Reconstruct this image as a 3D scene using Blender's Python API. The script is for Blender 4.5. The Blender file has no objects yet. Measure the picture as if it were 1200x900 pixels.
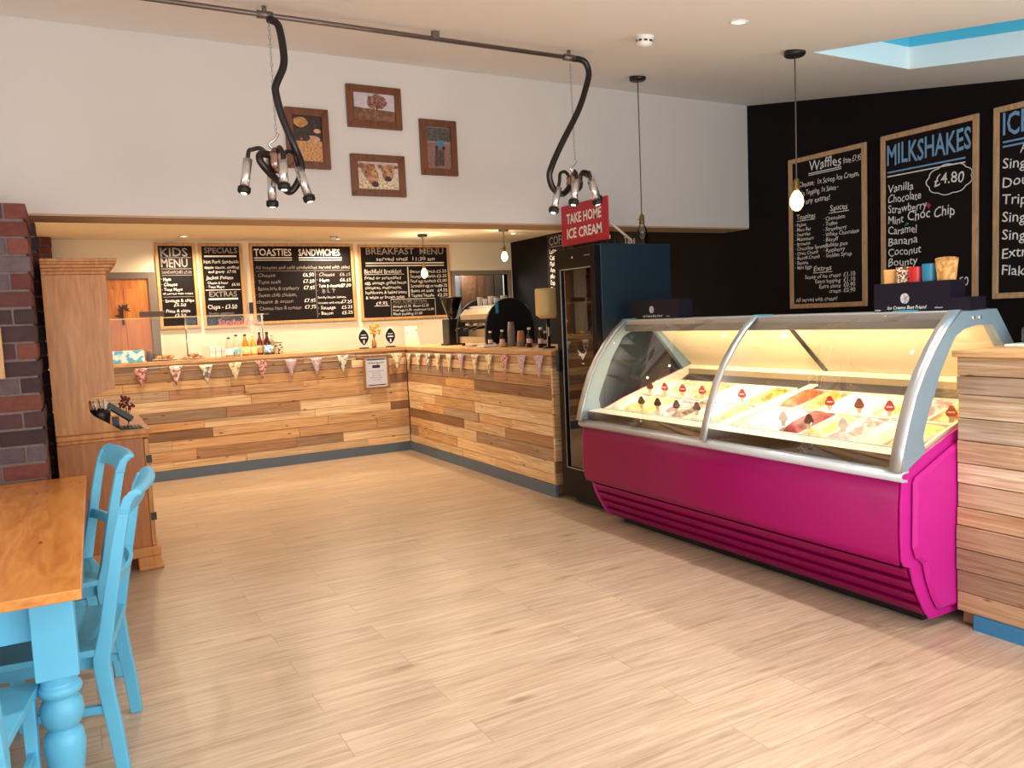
import bpy, bmesh, math, random
from mathutils import Vector, Matrix, noise
S = bpy.context.scene
COL = S.collection
PI = math.pi
random.seed(7)

def lin(c, g=None, b=None):
    if g is not None: c = (c, g, b)
    return tuple((x/255/12.92) if x/255 <= .04045 else ((x/255+.055)/1.055)**2.4 for x in c)

# ------------------------------------------------------------------ camera, light, exposure
EXPOSURE = 0.0
yaw, pitch, roll = 0.506442817, 0.0849713732, -0.0439872376
fw = Vector((math.sin(yaw)*math.cos(pitch), math.cos(yaw)*math.cos(pitch), -math.sin(pitch)))
rt = Vector((math.cos(yaw), -math.sin(yaw), 0)); up = rt.cross(fw)
r2 = rt*math.cos(roll)+up*math.sin(roll); u2 = up*math.cos(roll)-rt*math.sin(roll)
cam_data = bpy.data.cameras.new('camera'); cam = bpy.data.objects.new('camera', cam_data); COL.objects.link(cam)
cam_data.sensor_width = 36; cam_data.lens = 36*935.8/1200; cam_data.clip_start = .02
M = Matrix((r2, u2, -fw)).transposed().to_4x4(); M.translation = (0, 0, 1.55); cam.matrix_world = M
S.camera = cam
S.view_settings.view_transform = 'Standard'; S.view_settings.look = 'None'
S.view_settings.exposure = EXPOSURE; S.view_settings.gamma = 1; S.view_settings.use_curve_mapping = False
S.cycles.use_denoising = True
S.cycles.max_bounces = 8; S.cycles.transparent_max_bounces = 16; S.cycles.sample_clamp_indirect = 4
S.cycles.caustics_reflective = False; S.cycles.caustics_refractive = False

W = bpy.data.worlds.new('sky'); S.world = W; W.use_nodes = True
bg = W.node_tree.nodes['Background']; bg.inputs[0].default_value = (.05, .60, .80, 1); bg.inputs[1].default_value = 1.0

def lamp(name, kind, loc, energy, col, size=None, size_y=None, rot=(0, 0, 0), spot=None, blend=.6, radius=.05, parent=None):
    d = bpy.data.lights.new(name, kind); d.energy = energy; d.color = col
    if kind == 'AREA':
        d.size = size; 
        if size_y: d.shape = 'RECTANGLE'; d.size_y = size_y
    else: d.shadow_soft_size = radius
    if spot: d.spot_size = math.radians(spot); d.spot_blend = blend
    o = bpy.data.objects.new(name, d); COL.objects.link(o); o.location = loc; o.rotation_euler = rot
    if parent: o.parent = parent
    return o
DAY = (1.0, .95, .91)
for wx, we, wc in ((-1.55, 58, DAY), (.95, 64, DAY), (3.45, 104, (.95, .97, 1.0))):       # daylight through the glazing behind the camera
    lamp('window_daylight', 'AREA', (wx, -1.08, 1.25), we, wc, 2.0, 1.6, (PI/2+.22, 0, 0))
lamp('left_window_daylight', 'AREA', (-2.95, 2.6, 1.35), 18, (.96, .97, 1.0), 2.2, 1.5, (PI/2+.3, 0, -PI/2))
lamp('skylight_daylight', 'AREA', (4.49, 2.3, 3.95), 24, (.03, .62, .86), 1.2, 2.6, (0, 0, 0))
WARM = (1.0, .80, .54)

# ------------------------------------------------------------------ node materials
def new_mat(name):
    m = bpy.data.materials.new(name); m.use_nodes = True
    nt = m.node_tree; p = nt.nodes['Principled BSDF']; return m, nt, p
def nd(nt, t, **kw):
    n = nt.nodes.new(t)
    for k, v in kw.items():
        if k in n.inputs.keys() if hasattr(n.inputs, 'keys') else False: n.inputs[k].default_value = v
        else: setattr(n, k, v)
    return n
MC = {}
def mat(name, rgb, rough=.5, metal=0., emis=None, es=0., coat=0., var=.06, scale=14., bump=0., spec=.5):
    if name in MC: return MC[name]
    m, nt, p = new_mat(name); c = lin(rgb)
    p.inputs['Roughness'].default_value = rough; p.inputs['Metallic'].default_value = metal
    p.inputs['Coat Weight'].default_value = coat
    tc = nd(nt, 'ShaderNodeTexCoord'); nz = nd(nt, 'ShaderNodeTexNoise'); nz.inputs['Scale'].default_value = scale; nz.inputs['Detail'].default_value = 3
    nt.links.new(tc.outputs['Object'], nz.inputs['Vector'])
    mx = nd(nt, 'ShaderNodeMix', data_type='RGBA')
    mx.inputs['A'].default_value = (*[x*(1-var) for x in c], 1); mx.inputs['B'].default_value = (*[min(1, x*(1+var)) for x in c], 1)
    nt.links.new(nz.outputs['Fac'], mx.inputs['Factor']); nt.links.new(mx.outputs['Result'], p.inputs['Base Color'])
    p.inputs['Specular IOR Level'].default_value = spec
    if bump:
        b = nd(nt, 'ShaderNodeBump'); b.inputs['Strength'].default_value = bump; b.inputs['Distance'].default_value = .01
        nt.links.new(nz.outputs['Fac'], b.inputs['Height']); nt.links.new(b.outputs['Normal'], p.inputs['Normal'])
    if emis:
        p.inputs['Emission Color'].default_value = (*lin(emis), 1); p.inputs['Emission Strength'].default_value = es
    MC[name] = m; return m
def wood(name, base, dark, grain=(1.5, 1.5, 38), rough=.55, tone=False, knots=True, coat=0., amt=.55):
    """Wood grain stretched along its boards; tone=True multiplies by the per-board colour attribute."""
    if name in MC: return MC[name]
    m, nt, p = new_mat(name); L = nt.links.new
    tc = nd(nt, 'ShaderNodeTexCoord'); mp = nd(nt, 'ShaderNodeMapping'); mp.inputs['Scale'].default_value = grain
    L(tc.outputs['Object'], mp.inputs['Vector']); vec = mp.outputs['Vector']
    if tone:
        at = nd(nt, 'ShaderNodeAttribute', attribute_name='tone')
        sc = nd(nt, 'ShaderNodeVectorMath', operation='SCALE'); sc.inputs['Scale'].default_value = 37.; L(at.outputs['Color'], sc.inputs[0])
        ad = nd(nt, 'ShaderNodeVectorMath', operation='ADD'); L(mp.outputs['Vector'], ad.inputs[0]); L(sc.outputs[0], ad.inputs[1]); vec = ad.outputs[0]
    nz = nd(nt, 'ShaderNodeTexNoise'); nz.inputs['Scale'].default_value = 2.2; nz.inputs['Detail'].default_value = 6; nz.inputs['Distortion'].default_value = .9; L(vec, nz.inputs['Vector'])
    rp = nd(nt, 'ShaderNodeValToRGB'); rp.color_ramp.elements[0].position = .33; rp.color_ramp.elements[1].position = .68
    L(nz.outputs['Fac'], rp.inputs[0])
    mx = nd(nt, 'ShaderNodeMix', data_type='RGBA'); mx.inputs['A'].default_value = (*lin(dark), 1); mx.inputs['B'].default_value = (*lin(base), 1); L(rp.outputs[0], mx.inputs['Factor'])
    out = mx.outputs['Result']
    if tone:
        mu = nd(nt, 'ShaderNodeMix', data_type='RGBA', blend_type='MULTIPLY'); mu.inputs['Factor'].default_value = 1
        L(out, mu.inputs['A']); L(at.outputs['Color'], mu.inputs['B']); out = mu.outputs['Result']
    if knots:
        m2 = nd(nt, 'ShaderNodeMapping'); m2.inputs['Scale'].default_value = [min(7, max(2.2, g*.9)) if g < 10 else 7 for g in grain]; L(tc.outputs['Object'], m2.inputs['Vector'])
        vo = nd(nt, 'ShaderNodeTexVoronoi'); vo.inputs['Scale'].default_value = 1.9; L(m2.outputs[0], vo.inputs['Vector'])
        r3 = nd(nt, 'ShaderNodeValToRGB'); r3.color_ramp.elements[0].position = .05; r3.color_ramp.elements[1].position = .13
        r3.color_ramp.elements[0].color = (.16, .10, .07, 1); r3.color_ramp.elements[1].color = (1, 1, 1, 1); L(vo.outputs['Distance'], r3.inputs[0])
        m3 = nd(nt, 'ShaderNodeMix', data_type='RGBA', blend_type='MULTIPLY'); m3.inputs['Factor'].default_value = .9; L(out, m3.inputs['A']); L(r3.outputs[0], m3.inputs['B']); out = m3.outputs['Result']
    L(out, p.inputs['Base Color']); p.inputs['Roughness'].default_value = rough; p.inputs['Coat Weight'].default_value = coat; p.inputs['Coat Roughness'].default_value = .15
    b = nd(nt, 'ShaderNodeBump'); b.inputs['Strength'].default_value = .15; b.inputs['Distance'].default_value = .004; L(nz.outputs['Fac'], b.inputs['Height']); L(b.outputs[0], p.inputs['Normal'])
    MC[name] = m; return m
def toned(name, rough=.8, scale=25, bump=.5, var=.35):
    if name in MC: return MC[name]
    m, nt, p = new_mat(name); L = nt.links.new
    at = nd(nt, 'ShaderNodeAttribute', attribute_name='tone'); tc = nd(nt, 'ShaderNodeTexCoord')
    nz = nd(nt, 'ShaderNodeTexNoise'); nz.inputs['Scale'].default_value = scale; nz.inputs['Detail'].default_value = 5; L(tc.outputs['Object'], nz.inputs['Vector'])
    rp = nd(nt, 'ShaderNodeMapRange'); rp.inputs['To Min'].default_value = 1-var; rp.inputs['To Max'].default_value = 1+var; L(nz.outputs['Fac'], rp.inputs['Value'])
    vm = nd(nt, 'ShaderNodeVectorMath', operation='SCALE'); L(at.outputs['Color'], vm.inputs[0]); L(rp.outputs[0], vm.inputs['Scale']); L(vm.outputs[0], p.inputs['Base Color'])
    p.inputs['Roughness'].default_value = rough
    b = nd(nt, 'ShaderNodeBump'); b.inputs['Strength'].default_value = bump; b.inputs['Distance'].default_value = .008; L(nz.outputs['Fac'], b.inputs['Height']); L(b.outputs[0], p.inputs['Normal'])
    MC[name] = m; return m
def glass(name, tint=(1, 1, 1), ior=1.45, strength=1.0, rough=.02, base=.0):
    if name in MC: return MC[name]
    m = bpy.data.materials.new(name); m.use_nodes = True; nt = m.node_tree; nt.nodes.clear(); L = nt.links.new
    o = nd(nt, 'ShaderNodeOutputMaterial'); t = nd(nt, 'ShaderNodeBsdfTransparent'); t.inputs[0].default_value = (*tint, 1)
    g = nd(nt, 'ShaderNodeBsdfGlossy'); g.inputs['Roughness'].default_value = rough
    f = nd(nt, 'ShaderNodeFresnel'); f.inputs[0].default_value = ior
    mu = nd(nt, 'ShaderNodeMath', operation='MULTIPLY_ADD'); mu.inputs[1].default_value = strength; mu.inputs[2].default_value = base; mu.use_clamp = True
    x = nd(nt, 'ShaderNodeMixShader'); L(f.outputs[0], mu.inputs[0]); L(mu.outputs[0], x.inputs[0]); L(t.outputs[0], x.inputs[1]); L(g.outputs[0], x.inputs[2]); L(x.outputs[0], o.inputs[0])
    MC[name] = m; return m
def two_tone(name, a, b, rough=.45, scale=9, lo=.45, hi=.6, sss=0):
    if name in MC: return MC[name]
    m, nt, p = new_mat(name); L = nt.links.new
    tc = nd(nt, 'ShaderNodeTexCoord'); nz = nd(nt, 'ShaderNodeTexNoise'); nz.inputs['Scale'].default_value = scale; nz.inputs['Detail'].default_value = 4; L(tc.outputs['Object'], nz.inputs['Vector'])
    r = nd(nt, 'ShaderNodeValToRGB'); r.color_ramp.elements[0].position = lo; r.color_ramp.elements[1].position = hi
    r.color_ramp.elements[0].color = (*lin(a), 1); r.color_ramp.elements[1].color = (*lin(b), 1)
    L(nz.outputs['Fac'], r.inputs[0]); L(r.outputs[0], p.inputs['Base Color']); p.inputs['Roughness'].default_value = rough
    MC[name] = m; return m
def floor_mat():
    m, nt, p = new_mat('oak_laminate'); L = nt.links.new
    tc = nd(nt, 'ShaderNodeTexCoord'); br = nd(nt, 'ShaderNodeTexBrick'); br.offset = .37; br.offset_frequency = 2
    br.inputs['Color1'].default_value = (.0, .0, .0, 1); br.inputs['Color2'].default_value = (1, 1, 1, 1); br.inputs['Mortar'].default_value = (.5, .5, .5, 1)
    br.inputs['Scale'].default_value = 1; br.inputs['Mortar Size'].default_value = .0016; br.inputs['Brick Width'].default_value = 1.25; br.inputs['Row Height'].default_value = .193; br.inputs['Mortar Smooth'].default_value = .2
    L(tc.outputs['Object'], br.inputs['Vector'])
    sc = nd(nt, 'ShaderNodeVectorMath', operation='SCALE'); sc.inputs['Scale'].default_value = 23.; L(br.outputs['Color'], sc.inputs[0])
    mp = nd(nt, 'ShaderNodeMapping'); mp.inputs['Scale'].default_value = (1.5, 24, 1); L(tc.outputs['Object'], mp.inputs[0])
    ad = nd(nt, 'ShaderNodeVectorMath', operation='ADD'); L(mp.outputs[0], ad.inputs[0]); L(sc.outputs[0], ad.inputs[1])
    nz = nd(nt, 'ShaderNodeTexNoise'); nz.inputs['Scale'].default_value = 1.6; nz.inputs['Detail'].default_value = 7; nz.inputs['Roughness'].default_value = .62; nz.inputs['Distortion'].default_value = .7; L(ad.outputs[0], nz.inputs['Vector'])
    r = nd(nt, 'ShaderNodeValToRGB'); e = r.color_ramp.elements; e[0].position = .22; e[0].color = (*lin(148, 124, 104), 1); e[1].position = .72; e[1].color = (*lin(204, 182, 160), 1)
    x = r.color_ramp.elements.new(.45); x.color = (*lin(181, 156, 132), 1)
    L(nz.outputs['Fac'], r.inputs[0])
    mr = nd(nt, 'ShaderNodeMapRange'); mr.inputs['To Min'].default_value = .93; mr.inputs['To Max'].default_value = 1.05; L(br.outputs['Color'], mr.inputs['Value'])
    vm = nd(nt, 'ShaderNodeVectorMath', operation='SCALE'); L(r.outputs[0], vm.inputs[0]); L(mr.outputs[0], vm.inputs['Scale'])
    mk = nd(nt, 'ShaderNodeMapping'); mk.inputs['Scale'].default_value = (1.5, 5.2, 1); L(tc.outputs['Object'], mk.inputs[0])
    nk = nd(nt, 'ShaderNodeTexNoise'); nk.inputs['Scale'].default_value = 7; L(mk.outputs[0], nk.inputs['Vector'])
    ak = nd(nt, 'ShaderNodeMix', data_type='VECTOR'); ak.inputs['Factor'].default_value = .09; L(mk.outputs[0], ak.inputs['A']); L(nk.outputs['Color'], ak.inputs['B'])
    vk = nd(nt, 'ShaderNodeTexVoronoi'); vk.inputs['Scale'].default_value = 1.25; L(ak.outputs['Result'], vk.inputs['Vector'])
    rk_ = nd(nt, 'ShaderNodeValToRGB'); rk_.color_ramp.elements[0].position = .03; rk_.color_ramp.elements[0].color = (.55, .47, .40, 1); rk_.color_ramp.elements[1].position = .16; rk_.color_ramp.elements[1].color = (1, 1, 1, 1); L(vk.outputs['Distance'], rk_.inputs[0])
    mq = nd(nt, 'ShaderNodeMix', data_type='RGBA', blend_type='MULTIPLY'); mq.inputs['Factor'].default_value = .8; L(vm.outputs[0], mq.inputs['A']); L(rk_.outputs[0], mq.inputs['B'])
    mm = nd(nt, 'ShaderNodeMix', data_type='RGBA'); mm.inputs['B'].default_value = (*lin(130, 100, 74), 1); L(mq.outputs['Result'], mm.inputs['A'])
    fm = nd(nt, 'ShaderNodeMath', operation='MULTIPLY'); fm.inputs[1].default_value = .6; L(br.outputs['Fac'], fm.inputs[0]); L(fm.outputs[0], mm.inputs['Factor'])
    L(mm.outputs['Result'], p.inputs['Base Color']); p.inputs['Roughness'].default_value = .36
    b = nd(nt, 'ShaderNodeBump'); b.inputs['Strength'].default_value = .12; b.inputs['Distance'].default_value = .003; L(nz.outputs['Fac'], b.inputs['Height']); L(b.outputs[0], p.inputs['Normal'])
    return m

# ------------------------------------------------------------------ mesh building
class B:
    """Collects shapes into one mesh; every face may carry a material slot and a tone."""
    def __init__(s):
        s.bm = bmesh.new(); s.t = s.bm.loops.layers.float_color.new('tone')
    def _mk(s, vs, fs, mat=0, tone=(1, 1, 1), smooth=False, M=None):
        V = [s.bm.verts.new((M @ Vector(v)) if M else v) for v in vs]
        for f in fs:
            try: F = s.bm.faces.new([V[i] for i in f])
            except ValueError: continue
            F.material_index = mat; F.smooth = smooth
            for l in F.loops: l[s.t] = (*tone, 1)
        return V
    def box(s, x0, x1, y0, y1, z0, z1, mat=0, tone=(1, 1, 1), M=None):
        vs = [(x, y, z) for z in (z0, z1) for y in (y0, y1) for x in (x0, x1)]
        s._mk(vs, [(0, 2, 3, 1), (4, 5, 7, 6), (0, 1, 5, 4), (2, 6, 7, 3), (0, 4, 6, 2), (1, 3, 7, 5)], mat, tone, False, M); return s
    def prism(s, poly, a0, a1, axis='y', mat=0, tone=(1, 1, 1), smooth=False, M=None):
        f = {'y': lambda p, a: (p[0], a, p[1]), 'x': lambda p, a: (a, p[0], p[1]), 'z': lambda p, a: (p[0], p[1], a)}[axis]
        n = len(poly); vs = [f(p, a0) for p in poly]+[f(p, a1) for p in poly]
        fs = [tuple(range(n)), tuple(range(2*n-1, n-1, -1))]+[(i, i+n, (i+1) % n+n, (i+1) % n) for i in range(n)]
        s._mk(vs, fs, mat, tone, smooth, M); return s
    def strip(s, prof, a0, a1, th=0, axis='y', mat=0, tone=(1, 1, 1), smooth=True):
        """open profile (x,z) with a thickness towards its normal, extruded along an axis"""
        o = []
        for i, p in enumerate(prof):
            a = prof[max(0, i-1)]; c = prof[min(len(prof)-1, i+1)]; dx, dz = c[0]-a[0], c[1]-a[1]; l = math.hypot(dx, dz) or 1
            o.append((p[0]-dz/l*th, p[1]+dx/l*th))
        f = {'y': lambda p, a: (p[0], a, p[1]), 'x': lambda p, a: (a, p[0], p[1])}[axis]
        n = len(prof); vs = [f(p, a0) for p in prof]+[f(p, a1) for p in prof]+[f(p, a0) for p in o]+[f(p, a1) for p in o]
        fs = []
        for i in range(n-1):
            fs += [(i, i+1, n+i+1, n+i), (2*n+i, 3*n+i, 3*n+i+1, 2*n+i+1), (i, 2*n+i, 2*n+i+1, i+1), (n+i, n+i+1, 3*n+i+1, 3*n+i)]
        fs += [(0, n, 3*n, 2*n), (n-1, 3*n-1, 4*n-1, 2*n-1)]
        s._mk(vs, fs, mat, tone, smooth); return s
    def tube(s, pts, r, n=8, mat=0, tone=(1, 1, 1), cap=True, M=None):
        pts = [Vector(p) for p in pts]; rs = r if isinstance(r, (list, tuple)) else [r]*len(pts)
        vs = []; up0 = Vector((0, 0, 1))
        t0 = (pts[1]-pts[0]).normalized(); a = t0.orthogonal().normalized()
        for i, p in enumerate(pts):
            t = (pts[min(i+1, len(pts)-1)]-pts[max(i-1, 0)]).normalized()
            a = (a-t*a.dot(t)); a = a.normalized() if a.length > 1e-6 else t.orthogonal().normalized(); b = t.cross(a)
            for k in range(n):
                q = 2*PI*k/n; vs.append(tuple(p+(a*math.cos(q)+b*math.sin(q))*rs[i]))
        m = len(pts); fs = [(i*n+k, i*n+(k+1) % n, (i+1)*n+(k+1) % n, (i+1)*n+k) for i in range(m-1) for k in range(n)]
        if cap: fs += [tuple(range(n-1, -1, -1)), tuple((m-1)*n+k for k in range(n))]
        s._mk(vs, fs, mat, tone, True, M); return s
    def lathe(s, prof, c=(0, 0, 0), n=24, mat=0, tone=(1, 1, 1), M=None, cap=True):
        vs = []; m = len(prof)
        for r, z in prof:
            for k in range(n): q = 2*PI*k/n; vs.append((c[0]+r*math.cos(q), c[1]+r*math.sin(q), c[2]+z))
        fs = [(i*n+k, i*n+(k+1) % n, (i+1)*n+(k+1) % n, (i+1)*n+k) for i in range(m-1) for k in range(n)]
        if cap: fs += [tuple(range(n-1, -1, -1)), tuple((m-1)*n+k for k in range(n))]
        s._mk(vs, fs, mat, tone, True, M); return s
    def ball(s, c, r, n=12, mat=0, tone=(1, 1, 1), M=None):
        r = r if isinstance(r, (tuple, list)) else (r, r, r); m = max(4, n//2); vs = []; fs = []
        for i in range(m+1):
            th = PI*(.02+.96*i/m)
            for k in range(n): q = 2*PI*k/n; vs.append((c[0]+r[0]*math.sin(th)*math.cos(q), c[1]+r[1]*math.sin(th)*math.sin(q), c[2]+r[2]*math.cos(th)))
        fs = [(i*n+k, (i+1)*n+k, (i+1)*n+(k+1) % n, i*n+(k+1) % n) for i in range(m) for k in range(n)]+[tuple(range(n)), tuple(m*n+k for k in range(n-1, -1, -1))]
        s._mk(vs, fs, mat, tone, True, M); return s
    def mesh(s, me, M, mat=0, tone=(1, 1, 1)):
        s._mk([tuple(v.co) for v in me.vertices], [tuple(p.vertices) for p in me.polygons], mat, tone, False, M); return s
    def build(s, name, mats, parent=None, bevel=0., world=True, seg=2, smooth_angle=True):
        bmesh.ops.recalc_face_normals(s.bm, faces=s.bm.faces[:])
        me = bpy.data.meshes.new(name); s.bm.to_mesh(me); s.bm.free()
        for m in (mats if isinstance(mats, (list, tuple)) else [mats]): me.materials.append(m)
        o = bpy.data.objects.new(name, me); COL.objects.link(o)
        if parent:
            o.parent = parent
            if world: o.location = -WT.get(parent.name, Vector()); WT[o.name] = Vector()
        if bevel:
            d = o.modifiers.new('edge', 'BEVEL'); d.width = bevel; d.segments = seg; d.limit_method = 'ANGLE'; d.angle_limit = math.radians(40)
        return o
WT = {}
def thing(name, label, cat, loc=(0, 0, 0), rotz=0, group=None, rot=None):
    o = bpy.data.objects.new(name, None); COL.objects.link(o); o.empty_display_size = .05
    o.location = loc; o.rotation_euler = rot or (0, 0, rotz); o['label'] = label; o['category'] = cat
    if group: o['group'] = group
    WT[o.name] = Vector(loc); return o
def tag(o, label, cat, group=None, kind=None):
    o['label'] = label; o['category'] = cat
    if group: o['group'] = group
    if kind: o['kind'] = kind
    return o
def struct(name, b, m, bevel=0.):
    o = b.build(name, m, None, bevel); o['kind'] = 'structure'; return o
def copy_tree(o, parent=None):
    c = o.copy(); COL.objects.link(c)
    if parent: c.parent = parent
    for ch in list(o.children): copy_tree(ch, c)
    return c
TXT = {}
def glyphs(b, txt, u, v, h, w=None, align='L', y=-.001, mat=0, bold=0., wob=.03, ext=.0006, shear=0.):
    """writing in the local x-z plane, facing -y; h is the capital height"""
    key = (txt, bold, shear)
    if key not in TXT:
        c = bpy.data.curves.new('t', 'FONT'); c.body = txt; c.size = 1/.7; c.offset = bold; c.extrude = 0; c.resolution_u = 2; c.shear = shear
        o = bpy.data.objects.new('t', c); me = bpy.data.meshes.new_from_object(o)
        bpy.data.objects.remove(o); bpy.data.curves.remove(c); TXT[key] = me
    me = TXT[key]
    if not len(me.vertices): return
    xs = [p.co.x for p in me.vertices]; x0, x1 = min(xs), max(xs); wd = (x1-x0) or 1
    sx = h if w is None else w/wd
    off = {'L': 0, 'C': -.5, 'R': -1}[align]*wd*sx
    rnd = random.Random(txt); ph = rnd.random()*6
    vs = []
    for p in me.vertices:
        xx = (p.co.x-x0); zz = p.co.y
        vs.append((u+off+xx*sx, y, v+(zz+wob*math.sin(xx*2.3+ph)+wob*.6*math.sin(xx*5.1+ph*2))*h))
    b._mk(vs, [tuple(q.vertices) for q in me.polygons], mat)

# ------------------------------------------------------------------ shared materials
CREAM = mat('cream_wall_paint', (240, 230, 208), .85, var=.02, scale=3)
WHITE = mat('white_wall_paint', (218, 210, 204), .85, var=.02, scale=2)
DARKW = mat('dark_wall_paint', (19, 12, 14), .7, var=.1, scale=3, spec=.15)
SLATE = mat('slate_plinth_paint', (88, 104, 122), .5)
PLANK = wood('reclaimed_plank', (255, 250, 240), (208, 184, 156), (1.1, 1.1, 34), .6, tone=True)
CAP = wood('counter_cap_wood', (222, 178, 126), (180, 132, 84), (1.5, 1.5, 30), .5, knots=False)
PINEF = wood('pine_frame', (214, 170, 112), (186, 138, 84), (20, 20, 3), .5, knots=False)
BOARD = mat('blackboard', (20, 11, 13), .6, var=.15, scale=6, spec=.2)
CHALK = mat('white_chalk', (235, 232, 228), .9, var=.08, scale=60)
CHALKG = mat('grey_chalk', (150, 140, 138), .9, var=.1, scale=60)
CHALKB = mat('blue_chalk', (120, 165, 205), .9, var=.1, scale=60)
CHALKR = mat('red_chalk', (190, 50, 70), .9); CHALKN = mat('green_chalk', (40, 140, 110), .9)
BLACK = mat('black_plastic', (14, 13, 15), .4, var=.1)
RUBBER = mat('black_rubber', (20, 18, 19), .55, var=.1)
CHROME = mat('polished_steel', (225, 225, 225), .22, .85)
STEEL = mat('brushed_steel', (180, 180, 180), .35, 1.)
BRASS = mat('aged_brass', (150, 120, 70), .3, 1.)
IRON = mat('black_iron', (22, 17, 16), .45)
ROPE = mat('grey_flex', (88, 78, 72), .8)
BULB = mat('lit_bulb', (255, 225, 170), .3, emis=(255, 205, 130), es=9)
SPOT = mat('lit_spot', (255, 240, 215), .3, emis=(255, 236, 205), es=7)
CLEAR = glass('clear_glass', (.97, .985, .98), 1.45, 1.0)
WHITEP = mat('white_plastic', (232, 230, 226), .4, var=.02)
BLUE = mat('sky_blue_paint', (92, 178, 214), .42, var=.10, scale=9)
PINK = mat('magenta_panel', (150, 6, 88), .45, coat=0, var=.02, spec=.22)
PINKE = mat('magenta_end_panel', (188, 30, 136), .42, coat=0, var=.02, spec=.3)
ALU = mat('satin_aluminium', (196, 200, 204), .38, .75)
ALUB = mat('sky_tinted_aluminium', (136, 160, 174), .35, .35)  # grey frame metal with the skylight's blue mixed into its colour
CREAMP = mat('cream_liner', (246, 236, 206), .4, var=.02)

# ------------------------------------------------------------------ the room
XR, YB, ZB = 5.8, 5.64, 2.29            # right wall, bulkhead face, bulkhead underside
KZ, KY = 2.62, 10.31                     # kitchen ceiling, kitchen back wall
def cz(y): return 3.43+.173*(y-5.635)
struct('floor', B().box(-3.1, 7.2, -1.3, 12.2, -.1, 0), floor_mat())
HX0, HX1, HY0, HY1 = 4.04, 4.95, 1.2, 3.39
cb = B()
def slab(x0, x1, y0, y1): cb.prism([(y0, cz(y0)), (y1, cz(y1)), (y1, cz(y1)+.14), (y0, cz(y0)+.14)], x0, x1, 'x')
slab(-3.1, HX0, -1.3, 5.75); slab(HX1, 5.95, -1.3, 5.75); slab(HX0, HX1, HY1, 5.75); slab(HX0, HX1, -1.3, HY0)
struct('ceiling', cb, mat('ceiling_paint', (246, 242, 238), .85, var=.01, scale=2))
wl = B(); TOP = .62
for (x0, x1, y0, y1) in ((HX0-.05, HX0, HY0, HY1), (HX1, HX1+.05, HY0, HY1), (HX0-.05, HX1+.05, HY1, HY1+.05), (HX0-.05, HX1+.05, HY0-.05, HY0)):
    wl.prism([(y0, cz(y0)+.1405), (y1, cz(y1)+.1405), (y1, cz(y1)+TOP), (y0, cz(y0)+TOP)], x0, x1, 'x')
struct('trim_skylight', wl, mat('sky_tinted_lining', (96, 196, 220), .8, var=.02))  # cyan of the sky's light is put into the lining colour
struct('window_skylight', B().prism([(HY0, cz(HY0)+TOP-.04), (HY1, cz(HY1)+TOP-.04), (HY1, cz(HY1)+TOP-.02), (HY0, cz(HY0)+TOP-.02)], HX0, HX1, 'x'), glass('skylight_glass', (.9, 1, 1)))
struct('wall_right', B().box(XR, XR+.15, -1.3, KY+.15, 0, 3.7), DARKW)
struct('wall_bulkhead', B().box(-3.1, XR, YB, YB+.34, ZB, 3.7), WHITE)
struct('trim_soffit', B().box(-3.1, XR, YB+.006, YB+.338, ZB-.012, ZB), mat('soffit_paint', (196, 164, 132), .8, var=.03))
struct('ceiling_kitchen', B().box(-.4, XR, YB+.34, KY+.1, KZ, KZ+.1), CREAM)
kb = B(); OX0, OX1, OZ0, OZ1 = 4.86, 5.72, 1.18, 2.16
kb.box(-.4, OX0, KY, KY+.14, 0, KZ).box(OX1, XR, KY, KY+.14, 0, KZ).box(OX0, OX1, KY, KY+.14, 0, OZ0).box(OX0, OX1, KY, KY+.14, OZ1, KZ)
struct('wall_back', kb, CREAM)
struct('wall_left', B().box(-3.25, -3.1, -1.3, 5.7, 0, 3.6), WHITE)
struct('wall_return', B().box(-3.1, -.9, YB, YB+.2, 0, ZB), WHITE)
rw = B(); wins = [(-2.55, -.55), (-.05, 1.95), (2.45, 4.45)]
rw.box(-3.1, 5.95, -1.3, -1.15, 0, .45).box(-3.1, 5.95, -1.3, -1.15, 2.05, 2.5)
xs = [-3.1]+[x for w in wins for x in w]+[5.95]
for i in range(0, len(xs), 2): rw.box(xs[i], xs[i+1], -1.3, -1.15, .45, 2.05)
struct('wall_rear', rw, WHITE)
# brick piers
def brick_mass(name, x0, x1, y0, y1, z0, z1, seed, L=.225, H=.092, cap=False):
    rnd = random.Random(seed); b = B(); mort = lin(118, 104, 98)
    b.box(x0+.012, x1-.012, y0+.012, y1-.004, z0, z1-.01, 0, mort)
    pal = [(112, 58, 50), (100, 50, 46), (92, 52, 50), (84, 54, 56), (118, 66, 54), (66, 46, 48), (98, 82, 86)]
    n = int((z1-z0)/H)
    for i in range(n):
        za = z0+i*(z1-z0)/n; zb = za+(z1-z0)/n-.012; x = x1; k = 0
        first = L if i % 2 == 0 else L*.48
        while x > x0+.03:
            w = min(first if k == 0 else L, x-x0); k += 1
            t = lin(rnd.choice(pal)); j = rnd.uniform(.85, 1.15); t = tuple(c*j for c in t); d = rnd.uniform(0, .009)
            jit = rnd.uniform(-.006, .006)
            dy = min(.105, y1-y0) 
            b.box(x-w+.012 if k > 1 or w < L else x-w+.006, x+(jit if k == 1 else 0), y0+d, y1 if k == 1 else y0+dy, za+rnd.uniform(0, .003), zb+rnd.uniform(-.003, .003), 0, t)
            x -= w
    return struct(name, b, toned('old_brick', .85, 30, .7), .004)
brick_mass('pillar_brick', -1.0, -.137, 5.15, YB+.33, 0, ZB, 3)
brick_mass('wall_kitchen_left', -.32, -.105, YB+.34, 5.98+.2, 0, 2.29, 8)
brick_mass('pillar_corner', -.32, -.05, 10.02, KY, 0, KZ, 5)
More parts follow.
